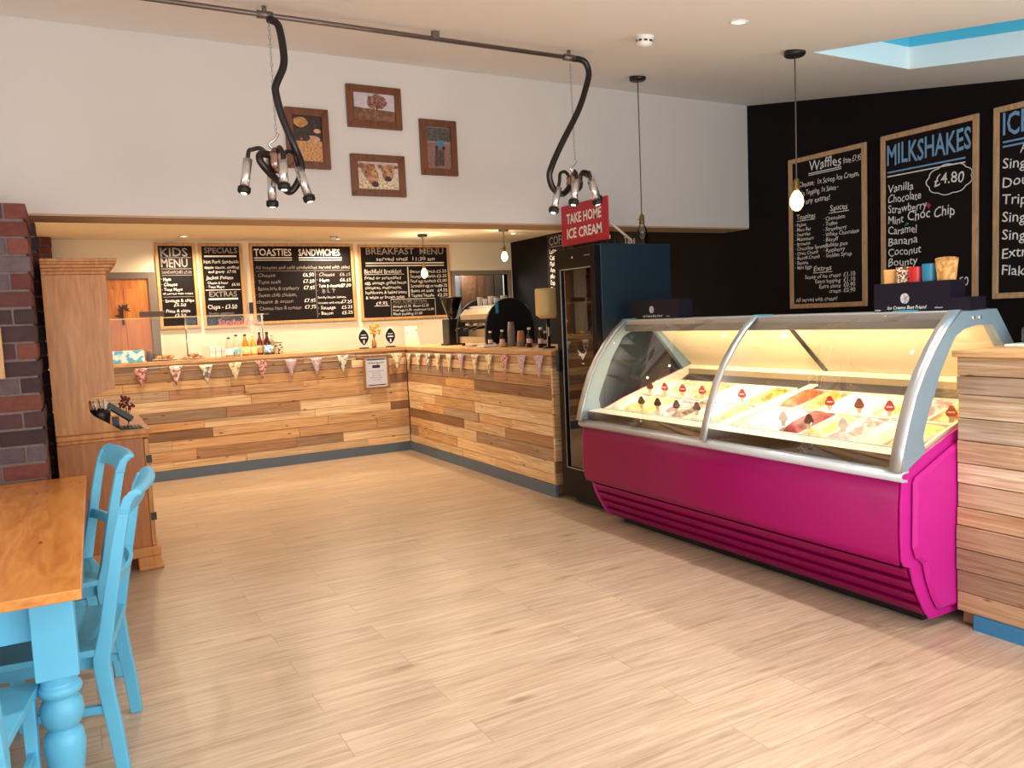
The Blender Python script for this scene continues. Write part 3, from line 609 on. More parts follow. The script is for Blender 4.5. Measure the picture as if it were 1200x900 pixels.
def make_chair(name, label, loc, rot):
    c = thing(name, label, 'chair', loc, rotz=rot, group='sky blue painted chairs at the farmhouse table')
    W2 = .245
    seat = B(); nx, ny = 10, 10; vs = []
    for k, zz in ((0, 0), (1, -.026)):
        for i in range(nx+1):
            for j in range(ny+1):
                u = i/nx*2-1; v = j/ny*2-1; wy = W2*(1-.06*(u+1)/2) 
                z = .462-.010*(1-u*u)*(1-v*v)*(k == 0)+zz; vs.append((-.005+.225*u, wy*v, z))
    n = ny+1; N = (nx+1)*n
    fs = [(i*n+j, (i+1)*n+j, (i+1)*n+j+1, i*n+j+1) for i in range(nx) for j in range(ny)]
    fs += [tuple(N+t for t in f[::-1]) for f in fs]
    rim = [i*n for i in range(nx+1)]+[nx*n+j for j in range(1, ny+1)]+[i*n+ny for i in range(nx-1, -1, -1)]+[j for j in range(ny-1, 0, -1)]
    fs += [(rim[i], rim[(i+1) % len(rim)], N+rim[(i+1) % len(rim)], N+rim[i]) for i in range(len(rim))]
    seat._mk(vs, fs, smooth=False); seat.build('seat', BLUE, c, .004, world=False)
    ap = B().box(-.195, .19, -.205, -.188, .385, .436).box(-.195, .19, .188, .205, .385, .436).box(-.205, -.188, -.2, .2, .385, .436).box(.17, .188, -.2, .2, .385, .436)
    ap.build('seat_rail', BLUE, c, .002, world=False)
    for sy in (-1, 1):
        y = sy*.217
        f0, f1 = y-.017, y+.017
        post = [(.205, 0), (.247, 0), (.236, .15), (.220, .30), (.212, .41), (.232, .52), (.262, .68), (.294, .84), (.318, .95), (.330, .985), (.300, .985), (.280, .94), (.252, .83), (.218, .68), (.186, .52), (.160, .43), (.160, .38), (.176, .25), (.192, .12)]
        B().prism(post, f0, f1).build('back_post', BLUE, c, .004, world=False)
        lg_ = B(); lg_._mk([(-.200, y-.02, 0+.44), (-.158, y-.02, .44), (-.158, y+.02, .44), (-.200, y+.02, .44), (-.194, y-.014, 0), (-.166, y-.014, 0), (-.166, y+.014, 0), (-.194, y+.014, 0)], [(0, 1, 2, 3), (4, 7, 6, 5), (0, 4, 5, 1), (1, 5, 6, 2), (2, 6, 7, 3), (3, 7, 4, 0)])
        lg_.build('front_leg', BLUE, c, .003, world=False)
        B().prism([(-.18, .235), (.20, .225), (.20, .255), (-.18, .265)], y-.010, y+.010).build('side_stretcher', BLUE, c, .003, world=False)
    # curved top rail with a rolled edge, and a narrow cross rail
    rl = B(); seg = 14; ps = [(.279, .925), (.288, .955), (.300, .982), (.316, 1.000), (.336, 1.008), (.354, 1.000), (.356, .988), (.340, .984), (.326, .970), (.318, .95), (.312, .925)]
    vs = []; m = len(ps)
    for k in range(seg+1):
        y = -.236+.472*k/seg; bow = .026*(1-(y/.245)**2)
        for x, z in ps: vs.append((x+bow, y, z))
    fs = [(k*m+i, k*m+(i+1) % m, (k+1)*m+(i+1) % m, (k+1)*m+i) for k in range(seg) for i in range(m)]+[tuple(range(m)), tuple(seg*m+i for i in range(m-1, -1, -1))]
    rl._mk(vs, fs, smooth=True); rl.build('top_rail', BLUE, c, .003, world=False)
    cr = B(); ps = [(.216, .66), (.228, .70), (.244, .70), (.232, .66)]; vs = []; m = 4
    for k in range(seg+1):
        y = -.21+.42*k/seg; bow = .04*(1-(y/.21)**2)
        for x, z in ps: vs.append((x+bow, y, z))
    fs = [(k*m+i, k*m+(i+1) % m, (k+1)*m+(i+1) % m, (k+1)*m+i) for k in range(seg) for i in range(m)]+[tuple(range(m)), tuple(seg*m+i for i in range(m-1, -1, -1))]
    cr._mk(vs, fs); cr.build('cross_rail', BLUE, c, .002, world=False)
    B().box(-.012, .012, -.205, .205, .238, .262).build('cross_stretcher', BLUE, c, .003, world=False)
    return c
ch = make_chair('dining_chair', 'sky blue painted chair tucked in beside the near turned table leg', (-.124, 3.345, 0), math.radians(-9))
ch.scale = (1, 1.1, 1)
c2 = copy_tree(ch); c2.location = (-.157, 4.15, 0); c2.rotation_euler = (0, 0, math.radians(8)); c2.scale = (1, 1, 1); c2['label'] = 'second sky blue chair along the table, nearer the pine dresser'
c3 = copy_tree(ch); c3.scale = (1, 1, 1); c3.location = (-.43, 2.70, 0); c3.rotation_euler = (0, 0, math.radians(-98)); c3['label'] = 'sky blue chair at the end of the table, only its seat and leg in view'

# ------------------------------------------------------------------ chalkboards
def board(name, label, loc, rotz, w, h, items, fr=.036, frame=PINEF, lean=0., group=None):
    """items: (text, u from left 0..1, v from top 0..1, cap height in m, width fraction or None, align, style)"""
    t = thing(name, label, 'chalkboard', loc, rotz=rotz, group=group)
    if lean: t.rotation_euler = (lean, 0, rotz)
    b = B(); d0, d1 = -.024, 0
    b.prism([(0, 0), (w, 0), (w-fr, fr), (fr, fr)], d0, d1).prism([(0, h), (fr, h-fr), (w-fr, h-fr), (w, h)], d0, d1)
    b.prism([(0, 0), (fr, fr), (fr, h-fr), (0, h)], d0, d1).prism([(w, 0), (w, h), (w-fr, h-fr), (w-fr, fr)], d0, d1)
    b.build('frame', frame, t, .004, world=False)
    B().box(fr-.004, w-fr+.004, -.012, -.002, fr-.004, h-fr+.004).build('panel', BOARD, t, world=False)
    iw, ih = w-2*fr, h-2*fr
    MS = {'w': CHALK, 'g': CHALKG, 'b': CHALKB, 'r': CHALKR, 'n': CHALKN}
    groups = {}
    for it in items:
        if it[0] == 'LINE':
            _, u0, v0, u1, th, st = it; g = groups.setdefault(('rule', st), B())
            x0, x1 = fr+iw*u0, fr+iw*u1; z = fr+ih*(1-v0); g.box(x0, x1, -.0135, -.012, z-th/2, z+th/2)
        elif it[0] == 'VLINE':
            _, u0, v0, v1, th, st = it; g = groups.setdefault(('rule', st), B())
            x = fr+iw*u0; g.box(x-th/2, x+th/2, -.0135, -.012, fr+ih*(1-v1), fr+ih*(1-v0))
        elif it[0] == 'PATH':
            _, pts, th, st = it; g = groups.setdefault(('drawing', st), B())
            g.tube([(fr+iw*u, -.0125, fr+ih*(1-v)) for u, v in pts], th, 5)
        else:
            txt, u, v, ch_, wf, al, st = it
            bold = 'B' in st; g = groups.setdefault(('title_lettering' if bold else 'chalk_lettering', st[0]), B())
            glyphs(g, txt, fr+iw*u, fr+ih*(1-v), ch_, iw*wf if wf else None, al, -.0135, bold=.022 if bold else .006, shear=0 if bold else .06, wob=.03 if bold else .08)
    for (nm, st), g in groups.items(): g.build(nm, MS[st], t, world=False)
    return t
KYB = KY-.004
H1, HB = 2.588, 1.57
L = []
L += [('KIDS', .06, .13, .10, .80, 'L', 'gB'), ('LINE', .05, .145, .95, .006, 'g'), ('MENU', .06, .265, .10, .78, 'L', 'gB'), ('LINE', .05, .285, .95, .006, 'g'), ('SANDWICHES £5.00', .06, .345, .035, .88, 'L', 'g'), ('LINE', .05, .365, .95, .005, 'g'),
      ('· Ham', .03, .435, .04, .28, 'L', 'w'), ('· Cheese', .03, .50, .04, .46, 'L', 'w'), ('· Tuna Mayo', .03, .56, .036, .60, 'L', 'w'), ('all served with crisps', .05, .605, .022, .88, 'L', 'w'), ('LINE', .05, .635, .95, .005, 'g'),
      ('· Sausage & chips', .03, .70, .036, .92, 'L', 'w'), ('£5.50', .34, .755, .036, .36, 'L', 'w'), ('· Pizza & chips', .03, .83, .036, .78, 'L', 'w'), ('£5.50', .34, .885, .034, .34, 'L', 'w')]
board('chalkboard', 'narrow chalkboard headed kids menu, on the cream back wall beside the pine door', (.995, KYB, HB), 0, .45, H1-HB, L)
L = [('SPECIALS', .07, .085, .065, .88, 'L', 'gB'), ('LINE', .06, .125, .92, .02, 'w'), ('Hot Pork Sandwich', .04, .215, .042, .92, 'L', 'w'), ('apple sauce, stuffing', .05, .28, .032, .92, 'L', 'w'), ('and gravy  £7.95', .14, .335, .032, .74, 'L', 'w'),
     ('Jacket Potato', .07, .415, .042, .72, 'L', 'w'), ('· Cheese & beans', .06, .475, .03, .58, 'L', 'w'), ('· Tuna Mayo', .06, .525, .03, .48, 'L', 'w'), ('£6.95', .74, .50, .034, .22, 'L', 'w'), ('LINE', .03, .55, .97, .008, 'w'),
     ('EXTRAS', .12, .635, .062, .74, 'L', 'gB'), ('LINE', .10, .665, .88, .02, 'w'), ('Chips - £3.50', .06, .79, .05, .78, 'L', 'w'), ('from service', .08, .86, .03, .66, 'L', 'g')]
board('chalkboard', 'chalkboard headed specials, second from the pine door on the back wall', (1.478, KYB, HB-.015), 0, .51, H1-HB+.012, L)
L = [('TOASTIES', .015, .125, .085, .37, 'L', 'wB'), ('LINE', .015, .155, .385, .014, 'w'), ('LINE', .015, .185, .385, .009, 'w'), ('SANDWICHES', .455, .125, .085, .43, 'L', 'wB'), ('LINE', .455, .155, .90, .014, 'w'), ('LINE', .455, .185, .90, .009, 'w'),
     ('All toasties and cold sandwiches served with salad', .02, .305, .042, .96, 'L', 'g'), ('LINE', .02, .33, .98, .004, 'g')]
for i, (a, p, w) in enumerate([('· Cheese', '£6.50', .20), ('· Tuna melt', '£7.50', .25), ('· Bacon brie & cranberry', '£7.95', .43), ('· Sweet chilli chicken,', '', .40), ('  cheese & onion', '£7.95', .36), ('· Cheese ham & tomato', '£7.75', .44)]):
    L.append((a, .01, .41+i*.088, .044, w, 'L', 'g')); 
    if p: L.append((p, .60, .41+i*.088, .046, .115, 'R', 'w'))
L.append(('· onion', .02, .91, .026, .10, 'L', 'g'))
for i, (a, p, w, h_, st) in enumerate([('· Cheese', '£6.15', .19, .046, 'g'), ('· Ham', '£6.15', .13, .044, 'w'), ('· Tuna & cucumber', '£7.00', .28, .042, 'w'), ('·  B L T', '', .19, .05, 'g'), ('Smoky bacon, lettuce,', '', .30, .028, 'w'), ('tomato and mayo', '£7.25', .25, .028, 'w'), ('· Sausage', '£5.25', .18, .042, 'w'), ('· Bacon', '£5.25', .15, .04, 'w')]):
    L.append((a, .625, .41+i*.076, h_, w, 'L', st))
    if p: L.append((p, .985, .41+i*.076, .042, .115, 'R', 'w' if 'g' != st else 'g'))
L.append(('VLINE', .612, .34, .98, .005, 'g'))
board('chalkboard', 'wide chalkboard headed toasties and sandwiches in the middle of the back wall', (2.072, KYB, HB+.012), 0, 1.33, H1-HB-.012, L)
L = [('BREAKFAST  MENU', .06, .10, .085, .90, 'L', 'gB'), ('served until  11:30 am', .17, .19, .05, .68, 'L', 'w'), ('LINE', .05, .225, .96, .018, 'w'), ('LINE', .05, .262, .96, .014, 'w'), ('VLINE', .525, .28, .72, .016, 'w'),
     ('Birchfield Breakfast', .03, .37, .055, .42, 'L', 'w'), ('LINE', .03, .385, .48, .006, 'w')]
for i, (a, w) in enumerate([('Fried or scrambled', .41), ('egg, sausage, grilled bacon', .47), ('tomatoes, mushrooms,', .41), ('hashbrown & baked beans', .47), ('& white or brown toast', .44)]): L.append((a, .03, .455+i*.069, .042, w, 'L', 'w'))
L += [('£9.95', .14, .82, .046, .13, 'L', 'w'), ('LINE', .12, .835, .29, .006, 'w')]
for i, (a, p) in enumerate([('Bacon sandwich', '£5.25'), ('Sausage sandwich', '£5.25'), ('Fried egg sandwich', '£5.00'), ('Scrambled egg on toast', '£6.25'), ('Beans on toast', '£4.25'), ('Toasted Teacake', '£2.25')]):
    L.append((a, .55, .37+i*.07, .042, .30 if i < 3 else (.36 if i == 3 else .27), 'L', 'w')); L.append((p, .985, .37+i*.07, .042, .10 if i == 3 else .12, 'R', 'w'))
L += [('PATH', [(.31, .99), (.31, .745), (.83, .745), (.83, .99)], .004, 'w'), ('ADD SOME EXTRAS', .33, .80, .04, .40, 'L', 'g'), ('LINE', .33, .815, .75, .004, 'g'), ('Sausage £1.25  Bacon £1.25', .33, .865, .032, .42, 'L', 'w'), ('Fried egg £1.00  mushroom £1.00', .33, .92, .03, .48, 'L', 'w'), ('Black pudding £1.00', .33, .975, .034, .34, 'L', 'w')]
board('chalkboard', 'wide chalkboard headed breakfast menu behind the lit pendant bulb', (3.466, KYB, HB), 0, 1.325, H1-HB-.008, L)

XB = XR-.004
L = [('Waffles', .26, .075, .085, .46, 'L', 'w'), ('LINE', .25, .092, .72, .008, 'w'), ('LINE', .25, .104, .72, .006, 'w'), ('from £7.95', .75, .075, .05, .24, 'L', 'w'), ('Choose:  1x Scoop Ice Cream,', .10, .175, .045, .86, 'L', 'w'), ('1x Topping, 1x Sauce -', .14, .235, .045, .54, 'L', 'w'), ('any extras!', .20, .295, .045, .36, 'L', 'w'),
     ('Toppings', .06, .40, .045, .28, 'L', 'w'), ('LINE', .06, .41, .34, .005, 'w'), ('Sauces', .56, .375, .05, .24, 'L', 'w'), ('LINE', .54, .388, .82, .006, 'w')]
for i, a in enumerate(['Flakes', 'Mars Bar', 'Smarties', 'Malteasers', 'Brownie', 'Chocolate Spread', 'Oreo Crumb', 'Biscoff Crumb', 'Banana', 'Mini Eggs']): L.append(('· '+a, .03, .45+i*.0335, .030, None, 'L', 'w'))
for i, a in enumerate(['Chocolate', 'Toffee', 'Strawberry', 'White Chocolate', 'Biscoff', 'Bubble gum', 'Raspberry', 'Golden Syrup']): L.append(('· '+a, .46, .435+i*.036, .033, None, 'L', 'w'))
L += [('Extras', .31, .775, .045, .26, 'L', 'w'), ('LINE', .30, .786, .58, .006, 'w')]
for i, (a, p) in enumerate([('Scoop of ice cream', '£1.10'), ('Extra topping', '£1.10'), ('Extra sauce', '£0.90'), ('cream', '£0.90')]): L.append((a, .70, .825+i*.036, .034, None, 'R', 'w')); L.append((p, .90, .825+i*.036, .038, .16, 'R', 'w'))
L.append(('All served with cream!', .03, .985, .036, .62, 'L', 'w'))
WF = wood('pale_oak_frame', (206, 168, 128), (180, 138, 98), (20, 20, 3), .5, knots=False)
board('chalkboard', 'chalkboard of waffle toppings and sauces on the dark wall, behind the lit bulb', (XB, 5.135, 1.503), -PI/2, .795, 1.325, L, .04, WF)
L = [('MILKSHAKES', .02, .155, .155, .96, 'L', 'bB'), ('LINE', .02, .20, .92, .012, 'b'), ('LINE', .02, .225, .92, .009, 'w')]
for i, (a, w) in enumerate([('Vanilla', .31), ('Chocolate', .40), ('Strawberry', .47), ('Mint', .19), ('Caramel', .35), ('Banana', .36), ('Coconut', .40), ('Bounty', .36)]): L.append((a, .03, .325+i*.066, .062, w, 'L', 'w'))
L += [('Choc Chip', .27, .515, .075, .54, 'L', 'w'), ('£4.80', .58, .33, .08, .33, 'L', 'w'), ('£0.50', .72, .935, .065, .24, 'L', 'w')]
cl = []
for k in range(121):
    q = 2*PI*k/120; rr = 1+.09*abs(math.sin(q*4.5)); cl.append((.745+.235*rr*math.cos(q), .305+.082*rr*math.sin(q)))
L.append(('PATH', cl, .004, 'w')); L.append(('PATH', [(.51, .438), (.52, .458), (.53, .438), (.52, .43), (.51, .438), (.52, .45), (.525, .44)], .009, 'r')); L.append(('PATH', [(.24, .545), (.26, .53), (.28, .535)], .008, 'n'))
board('chalkboard', 'chalkboard headed milkshakes with a price in a chalk cloud, on the dark wall', (XB, 4.205, 1.503), -PI/2, .78, 1.335, L, .04, WF)
L = [('ICE CREAMS', .03, .125, .15, .95, 'L', 'bB'), ('LINE', .03, .165, .97, .012, 'b'), ('LINE', .03, .19, .97, .012, 'b'), ('All', .19, .235, .055, None, 'L', 'w')]
for i, a in enumerate(['Single', 'Double', 'Triple', 'Single', 'Single', 'Extra', 'Flake']): L.append((a, .03, .315+i*.098, .07, None, 'L', 'w'))
board('chalkboard', 'chalkboard listing single, double and triple ice creams, cut by the photo edge', (XB, 3.318, 1.52), -PI/2, .80, 1.325, L, .04, WF)
L = [('COFFEE', .03, .13, .11, .9, 'L', 'gB'), ('LINE', .03, .16, .95, .008, 'g')]
for i, a in enumerate(['Latte', 'Cappuccino', 'Flat White', 'Americano', 'Mocha', 'Espresso', 'Tea']): L.append((a, .03, .26+i*.10, .06, None, 'L', 'w'))
board('chalkboard', 'chalkboard headed coffee on the dark wall, half hidden by the red sign', (XB, 9.26, 1.72), -PI/2, .62, .88, L, .02, mat('dark_board_frame', (34, 24, 24), .5))
L = [('Teas', .3, .24, .09, .4, 'L', 'w'), ('LINE', .28, .30, .72, .008, 'w'), ('Breakfast', .1, .45, .06, None, 'L', 'w'), ('Earl Grey', .1, .6, .06, None, 'L', 'w'), ('Peppermint', .1, .75, .06, None, 'L', 'w')]
board('chalkboard', 'small dark chalkboard headed teas, its top showing above the tall freezer', (XB, 7.75, 1.78), -PI/2, .55, .72, L, .02, MC['dark_board_frame'])

# ------------------------------------------------------------------ framed photographs on the bulkhead
RF = wood('walnut_frame', (122, 70, 36), (92, 48, 22), (20, 20, 3), .4, knots=False)
def flat(b, pts, d, mat_i): b.prism(pts, -.0122-d*.0006, -.0116-d*.0006, 'y', mat_i)
def blob(cx, cz_, rx, rz, n=22, j=.12, seed=0):
    rnd = random.Random(seed); return [(cx+rx*(1+rnd.uniform(-j, j))*math.cos(2*PI*k/n), cz_+rz*(1+rnd.uniform(-j, j))*math.sin(2*PI*k/n)) for k in range(n)]
def picture(label, x, z, w, h, ground, draw):
    t = thing('picture_frame', label, 'picture', (x, YB-.002, z), group='four walnut-framed photographs on the bulkhead'); fr = .05
    b = B(); d0, d1 = -.028, 0
    b.prism([(0, 0), (w, 0), (w-fr, fr), (fr, fr)], d0, d1).prism([(0, h), (fr, h-fr), (w-fr, h-fr), (w, h)], d0, d1).prism([(0, 0), (fr, fr), (fr, h-fr), (0, h)], d0, d1).prism([(w, 0), (w, h), (w-fr, h-fr), (w-fr, fr)], d0, d1)
    b.build('frame', RF, t, .003, world=False)
    p = B().box(fr-.003, w-fr+.003, -.0115, -.004, fr-.003, h-fr+.003); mats = [ground]; draw(p, mats, fr, w-2*fr, h-2*fr); p.build('photograph', mats, t, world=False)
    return t
def pm(name, a, b=None, sc=40): return two_tone('photo_'+name, a, b or a, .4, sc)
def d_tree(p, m, f, w, h):
    m += [pm('field', (110, 72, 48), (140, 94, 66)), pm('crown', (108, 64, 52), (170, 120, 110), 60), pm('trunk', (60, 34, 28))]
    flat(p, [(f, f), (f+w, f), (f+w, f+h*.40), (f+w*.5, f+h*.44), (f, f+h*.48)], 1, 1)
    flat(p, blob(f+w*.56, f+h*.72, w*.24, h*.26, 30, .16, 2), 2, 2); flat(p, [(f+w*.545, f+h*.4), (f+w*.575, f+h*.4), (f+w*.565, f+h*.62), (f+w*.55, f+h*.62)], 3, 3)
    for q in (-.5, .4, .9): flat(p, [(f+w*.555, f+h*.52), (f+w*.562, f+h*.53), (f+w*(.56+q*.14), f+h*.72), (f+w*(.55+q*.14), f+h*.72)], 3, 3)
def d_calf(p, m, f, w, h):
    m += [pm('calf', (150, 96, 58), (196, 146, 104), 30), pm('muzzle', (64, 36, 26)), pm('straw', (226, 206, 176), (176, 140, 104), 70), pm('ear', (128, 84, 62))]
    flat(p, [(f, f), (f+w, f), (f+w, f+h*.4), (f, f+h*.36)], 1, 3)
    flat(p, [(f+w*.04, f+h*.96), (f+w*.40, f+h*.92), (f+w*.50, f+h*.56), (f+w*.48, f+h*.20), (f+w*.34, f+h*.14), (f+w*.22, f+h*.30), (f+w*.10, f+h*.62)], 2, 1); flat(p, blob(f+w*.41, f+h*.19, w*.085, h*.11, 16, .05), 3, 2); flat(p, blob(f+w*.19, f+h*.62, w*.024, h*.045, 10, .02), 4, 2); flat(p, blob(f+w*.42, f+h*.66, w*.02, h*.04, 10, .02), 4, 2)
    flat(p, blob(f+w*.09, f+h*.84, w*.09, h*.09, 12, .1, 4), 3, 4); flat(p, blob(f+w*.31, f+h*.78, w*.10, h*.13, 14, .12, 5), 3, 5)
    flat(p, [(f+w*.56, f+h*.80), (f+w*.66, f+h*.92), (f+w*.84, f+h*.92), (f+w*.91, f+h*.78), (f+w*.86, f+h*.46), (f+w*.80, f+h*.32), (f+w*.66, f+h*.32), (f+w*.60, f+h*.48)], 2, 1); flat(p, blob(f+w*.73, f+h*.40, w*.085, h*.10, 16, .05), 3, 2)
    flat(p, blob(f+w*.94, f+h*.84, w*.06, h*.07, 12, .1, 2), 3, 4); flat(p, blob(f+w*.55, f+h*.84, w*.06, h*.07, 12, .1, 3), 3, 4)
    for u_ in (.65, .82): flat(p, blob(f+w*u_, f+h*.66, w*.02, h*.04, 10, .02), 4, 2)
    m.append(pm('forehead', (120, 74, 44), (160, 108, 70), 40))
def d_pigs(p, m, f, w, h):
    m += [pm('hay', (208, 156, 96), (170, 108, 72), 80), pm('blackpig', (38, 24, 22), (70, 46, 38)), pm('pinkpig', (214, 160, 136), (190, 140, 110)), pm('gingerpig', (200, 150, 84), (168, 112, 56)), pm('snout', (150, 92, 84))]
    flat(p, [(f, f), (f+w, f), (f+w, f+h*.46), (f, f+h*.44)], 1, 1); flat(p, blob(f+w*.75, f+h*.80, w*.24, h*.15, 20, .1), 1, 2); flat(p, blob(f+w*.28, f+h*.86, w*.24, h*.11, 20, .08), 2, 4)
    flat(p, blob(f+w*.14, f+h*.68, w*.14, h*.08, 16, .12), 2, 2); flat(p, blob(f+w*.66, f+h*.50, w*.26, h*.075, 22, .06), 3, 3); flat(p, blob(f+w*.40, f+h*.52, w*.18, h*.075, 18, .06), 4, 2); flat(p, blob(f+w*.28, f+h*.49, w*.05, h*.03, 12, .05), 5, 5); flat(p, blob(f+w*.84, f+h*.68, w*.12, h*.05, 16, .1), 3, 3)
def d_tractor(p, m, f, w, h):
    m += [pm('hedge', (66, 62, 56), (96, 92, 84), 60), pm('stubble', (148, 108, 94), (120, 84, 74), 70), pm('tractorblue', (70, 120, 150)), pm('shadow', (72, 52, 50), (92, 66, 60)), pm('tyre', (26, 24, 26))]
    flat(p, [(f, f+h*.66), (f+w, f+h*.66), (f+w, f+h*.98), (f, f+h*.98)], 1, 1); flat(p, [(f, f), (f+w, f), (f+w, f+h*.58), (f, f+h*.62)], 1, 2); flat(p, [(f+w*.30, f+h*.06), (f+w*.70, f+h*.08), (f+w*.72, f+h*.46), (f+w*.36, f+h*.46)], 2, 4)
    flat(p, [(f+w*.42, f+h*.52), (f+w*.72, f+h*.52), (f+w*.70, f+h*.68), (f+w*.44, f+h*.68)], 3, 3); flat(p, blob(f+w*.42, f+h*.50, w*.06, h*.05, 14, .03), 4, 5); flat(p, blob(f+w*.70, f+h*.50, w*.06, h*.05, 14, .03), 4, 5)
picture('framed photograph of pigs on straw, behind the milking-cluster lamp', 1.432, 2.634, .302, .411, pm('dusk', (52, 36, 34)), d_pigs)
picture('framed photograph of a lone tree in a field, topmost on the bulkhead', 1.877, 2.945, .412, .298, pm('sky', (196, 182, 188), (206, 196, 200)), d_tree)
picture('framed photograph of two brown calves, below the tree picture', 1.880, 2.460, .412, .297, pm('pale', (210, 190, 178), (190, 168, 156)), d_calf)
picture('framed photograph of a tractor in a field, nearest the red sign', 2.427, 2.633, .300, .41, pm('band', (150, 122, 112)), d_tractor)
t = thing('picture_frame', 'wooden frame hung on the brick pillar, cut by the photo edge', 'picture', (-.62, 5.148, 1.33))
B().box(0, .32, -.02, 0, 0, .03).box(0, .32, -.02, 0, .25, .28).box(0, .03, -.02, 0, .03, .25).box(.29, .32, -.02, 0, .03, .25).build('frame', PINEF, t, .002, world=False)
B().box(.03, .29, -.008, 0, .03, .25).build('photograph', pm('greypic', (150, 140, 130), (110, 100, 96)), t, world=False)

# ------------------------------------------------------------------ milking-cluster lamps, conduit
pb = B(); P0, P1 = Vector((-.6, 4.335, cz(4.335)-.045)), Vector((2.93, 4.335, cz(4.335)-.045)); pb.tube([P0, P1], .013, 10)
cp = thing('conduit_pipe', 'grey steel conduit pipe running along the sloping ceiling', 'pipe', (1.2, 4.335, cz(4.335)-.045))
pb.build('pipe', mat('galvanised', (120, 108, 104), .4, .7), cp)
for x in (1.035, 2.92): B().tube([(x-.04, 4.335, P0.z), (x+.04, 4.335, P0.z)], .02, 10).tube([(x, 4.335, P0.z), (x, 4.335, P0.z+.05)], .012, 8).build('junction_clamp', MC['galvanised'], cp)
for x in (.3, 2.0): B().box(x-.02, x+.02, 4.32, 4.35, P0.z, cz(4.335)).build('saddle', MC['galvanised'], cp)
def smooth_pts(pts, n=8):
    P = [Vector(p) for p in pts]; out = []
    for i in range(len(P)-1):
        a, b_, c_, d = P[max(0, i-1)], P[i], P[i+1], P[min(len(P)-1, i+2)]
        for k in range(n):
            t = k/n; out.append(.5*((2*b_)+(c_-a)*t+(2*a-5*b_+4*c_-d)*t*t+(3*b_-a-3*c_+d)*t**3))
    out.append(P[-1]); return out
HOSE = mat('black_hose', (26, 17, 18), .35, var=.1)
def cluster(label, hub, shells, hose, chain):
    t = thing('cluster_lamp', label, 'pendant lamp', hub, group='pendant lamps made from milking clusters'); hub = Vector(hub)
    b = B().lathe([(.004, .06), (.018, .055), (.024, .03), (.05, .025), (.055, .015), (.05, .0), (.056, -.02), (.05, -.05), (.034, -.07), (.008, -.075)], tuple(hub), 20); b.build('claw', mat('steel_claw', (170, 140, 128), .25, 1.), t)
    h = B().tube(smooth_pts([hub+Vector((-.012, 0, .05)), hub+Vector((-.03, 0, .075)), hub+Vector((.0, 0, .10)), hub+Vector((.02, 0, .13))], 5), .008, 8); h.build('hook', CHROME, t)
    B().tube(smooth_pts(hose, 8), .0195, 10).build('main_hose', HOSE, t)
    b = B(); c0, c1 = Vector(chain[0]), Vector(chain[1]); n = int((c0-c1).length/.022); ax = (c1-c0).normalized()
    for i in range(n):
        c = c0+(c1-c0)*(i+.5)/n; u = Vector((1, 0, 0)) if i % 2 else Vector((0, 1, 0)); u = (u-ax*u.dot(ax)).normalized()
        b.tube([c+ax*.0135*math.cos(2*PI*k/8)+u*.006*math.sin(2*PI*k/8) for k in range(9)], .0018, 4, cap=False)
    b.build('chain', STEEL, t)
    for top, bot in shells:
        top, bot = Vector(top), Vector(bot); d = (bot-top).normalized()
        s = B().tube([top-d*.01, bot-d*.02], .0235, 16).build('shell_tube', CHROME, t)
        B().tube([bot-d*.035, bot-d*.03, bot-d*.008, bot], [.026, .033, .033, .028], 16).build('rubber_end', RUBBER, s)
        B().tube([bot, bot+d*.003], .014, 12).build('led_tip', SPOT, s)
        out = Vector((top.x-hub.x, top.y-hub.y, 0)); 
        pts = [hub+out*.22+Vector((0, 0, .0)), hub+out*.5+Vector((0, 0, .045)), hub+out*.82+Vector((0, 0, .035)), top-d*.05, top+d*.01]
        B().tube(smooth_pts(pts, 7), [.011]*28+[.013], 8).build('short_hose', HOSE, s)
        o = lamp('led_light', 'SPOT', tuple(bot+d*.012), 5, (1, .9, .75), spot=70, radius=.02)
        o.rotation_euler = d.to_track_quat('-Z', 'Y').to_euler()
    return t
cluster('milking-cluster pendant lamp in front of the pigs photograph', (1.04, 4.32, 2.425),
        [((.888, 4.29, 2.40), (.856, 4.28, 2.235)), ((1.045, 4.20, 2.385), (1.040, 4.19, 2.245)), ((1.04, 4.45, 2.36), (1.038, 4.46, 2.195)), ((1.166, 4.35, 2.385), (1.212, 4.34, 2.212))],
        [(1.054, 4.335, 3.14), (1.093, 4.30, 3.103), (1.111, 4.3, 2.976), (1.105, 4.3, 2.897), (1.064, 4.3, 2.807), (1.057, 4.3, 2.763), (1.08, 4.3, 2.647), (1.136, 4.3, 2.489), (1.176, 4.34, 2.41), (1.17, 4.38, 2.33), (1.12, 4.40, 2.27), (1.06, 4.36, 2.31), (1.0, 4.30, 2.345), (.95, 4.28, 2.40), (.96, 4.29, 2.44), (1.03, 4.32, 2.44)], ((1.051, 4.322, 3.126), (1.05, 4.322, 2.555)))
cluster('milking-cluster pendant lamp hanging in front of the red ice cream sign', (2.935, 4.345, 2.40),
        [((2.79, 4.32, 2.335), (2.742, 4.31, 2.185)), ((2.872, 4.24, 2.37), (2.842, 4.23, 2.225)), ((2.985, 4.23, 2.37), (3.022, 4.22, 2.23)), ((3.09, 4.38, 2.42), (3.15, 4.39, 2.28))],
        [(2.95, 4.335, 3.158), (3.03, 4.33, 3.15), (3.065, 4.33, 3.083), (3.034, 4.33, 2.973), (2.955, 4.31, 2.823), (2.816, 4.30, 2.611), (2.74, 4.30, 2.475), (2.724, 4.31, 2.406), (2.759, 4.32, 2.333), (2.835, 4.33, 2.309), (2.905, 4.34, 2.37)], ((2.933, 4.345, 3.126), (2.945, 4.345, 2.53)))

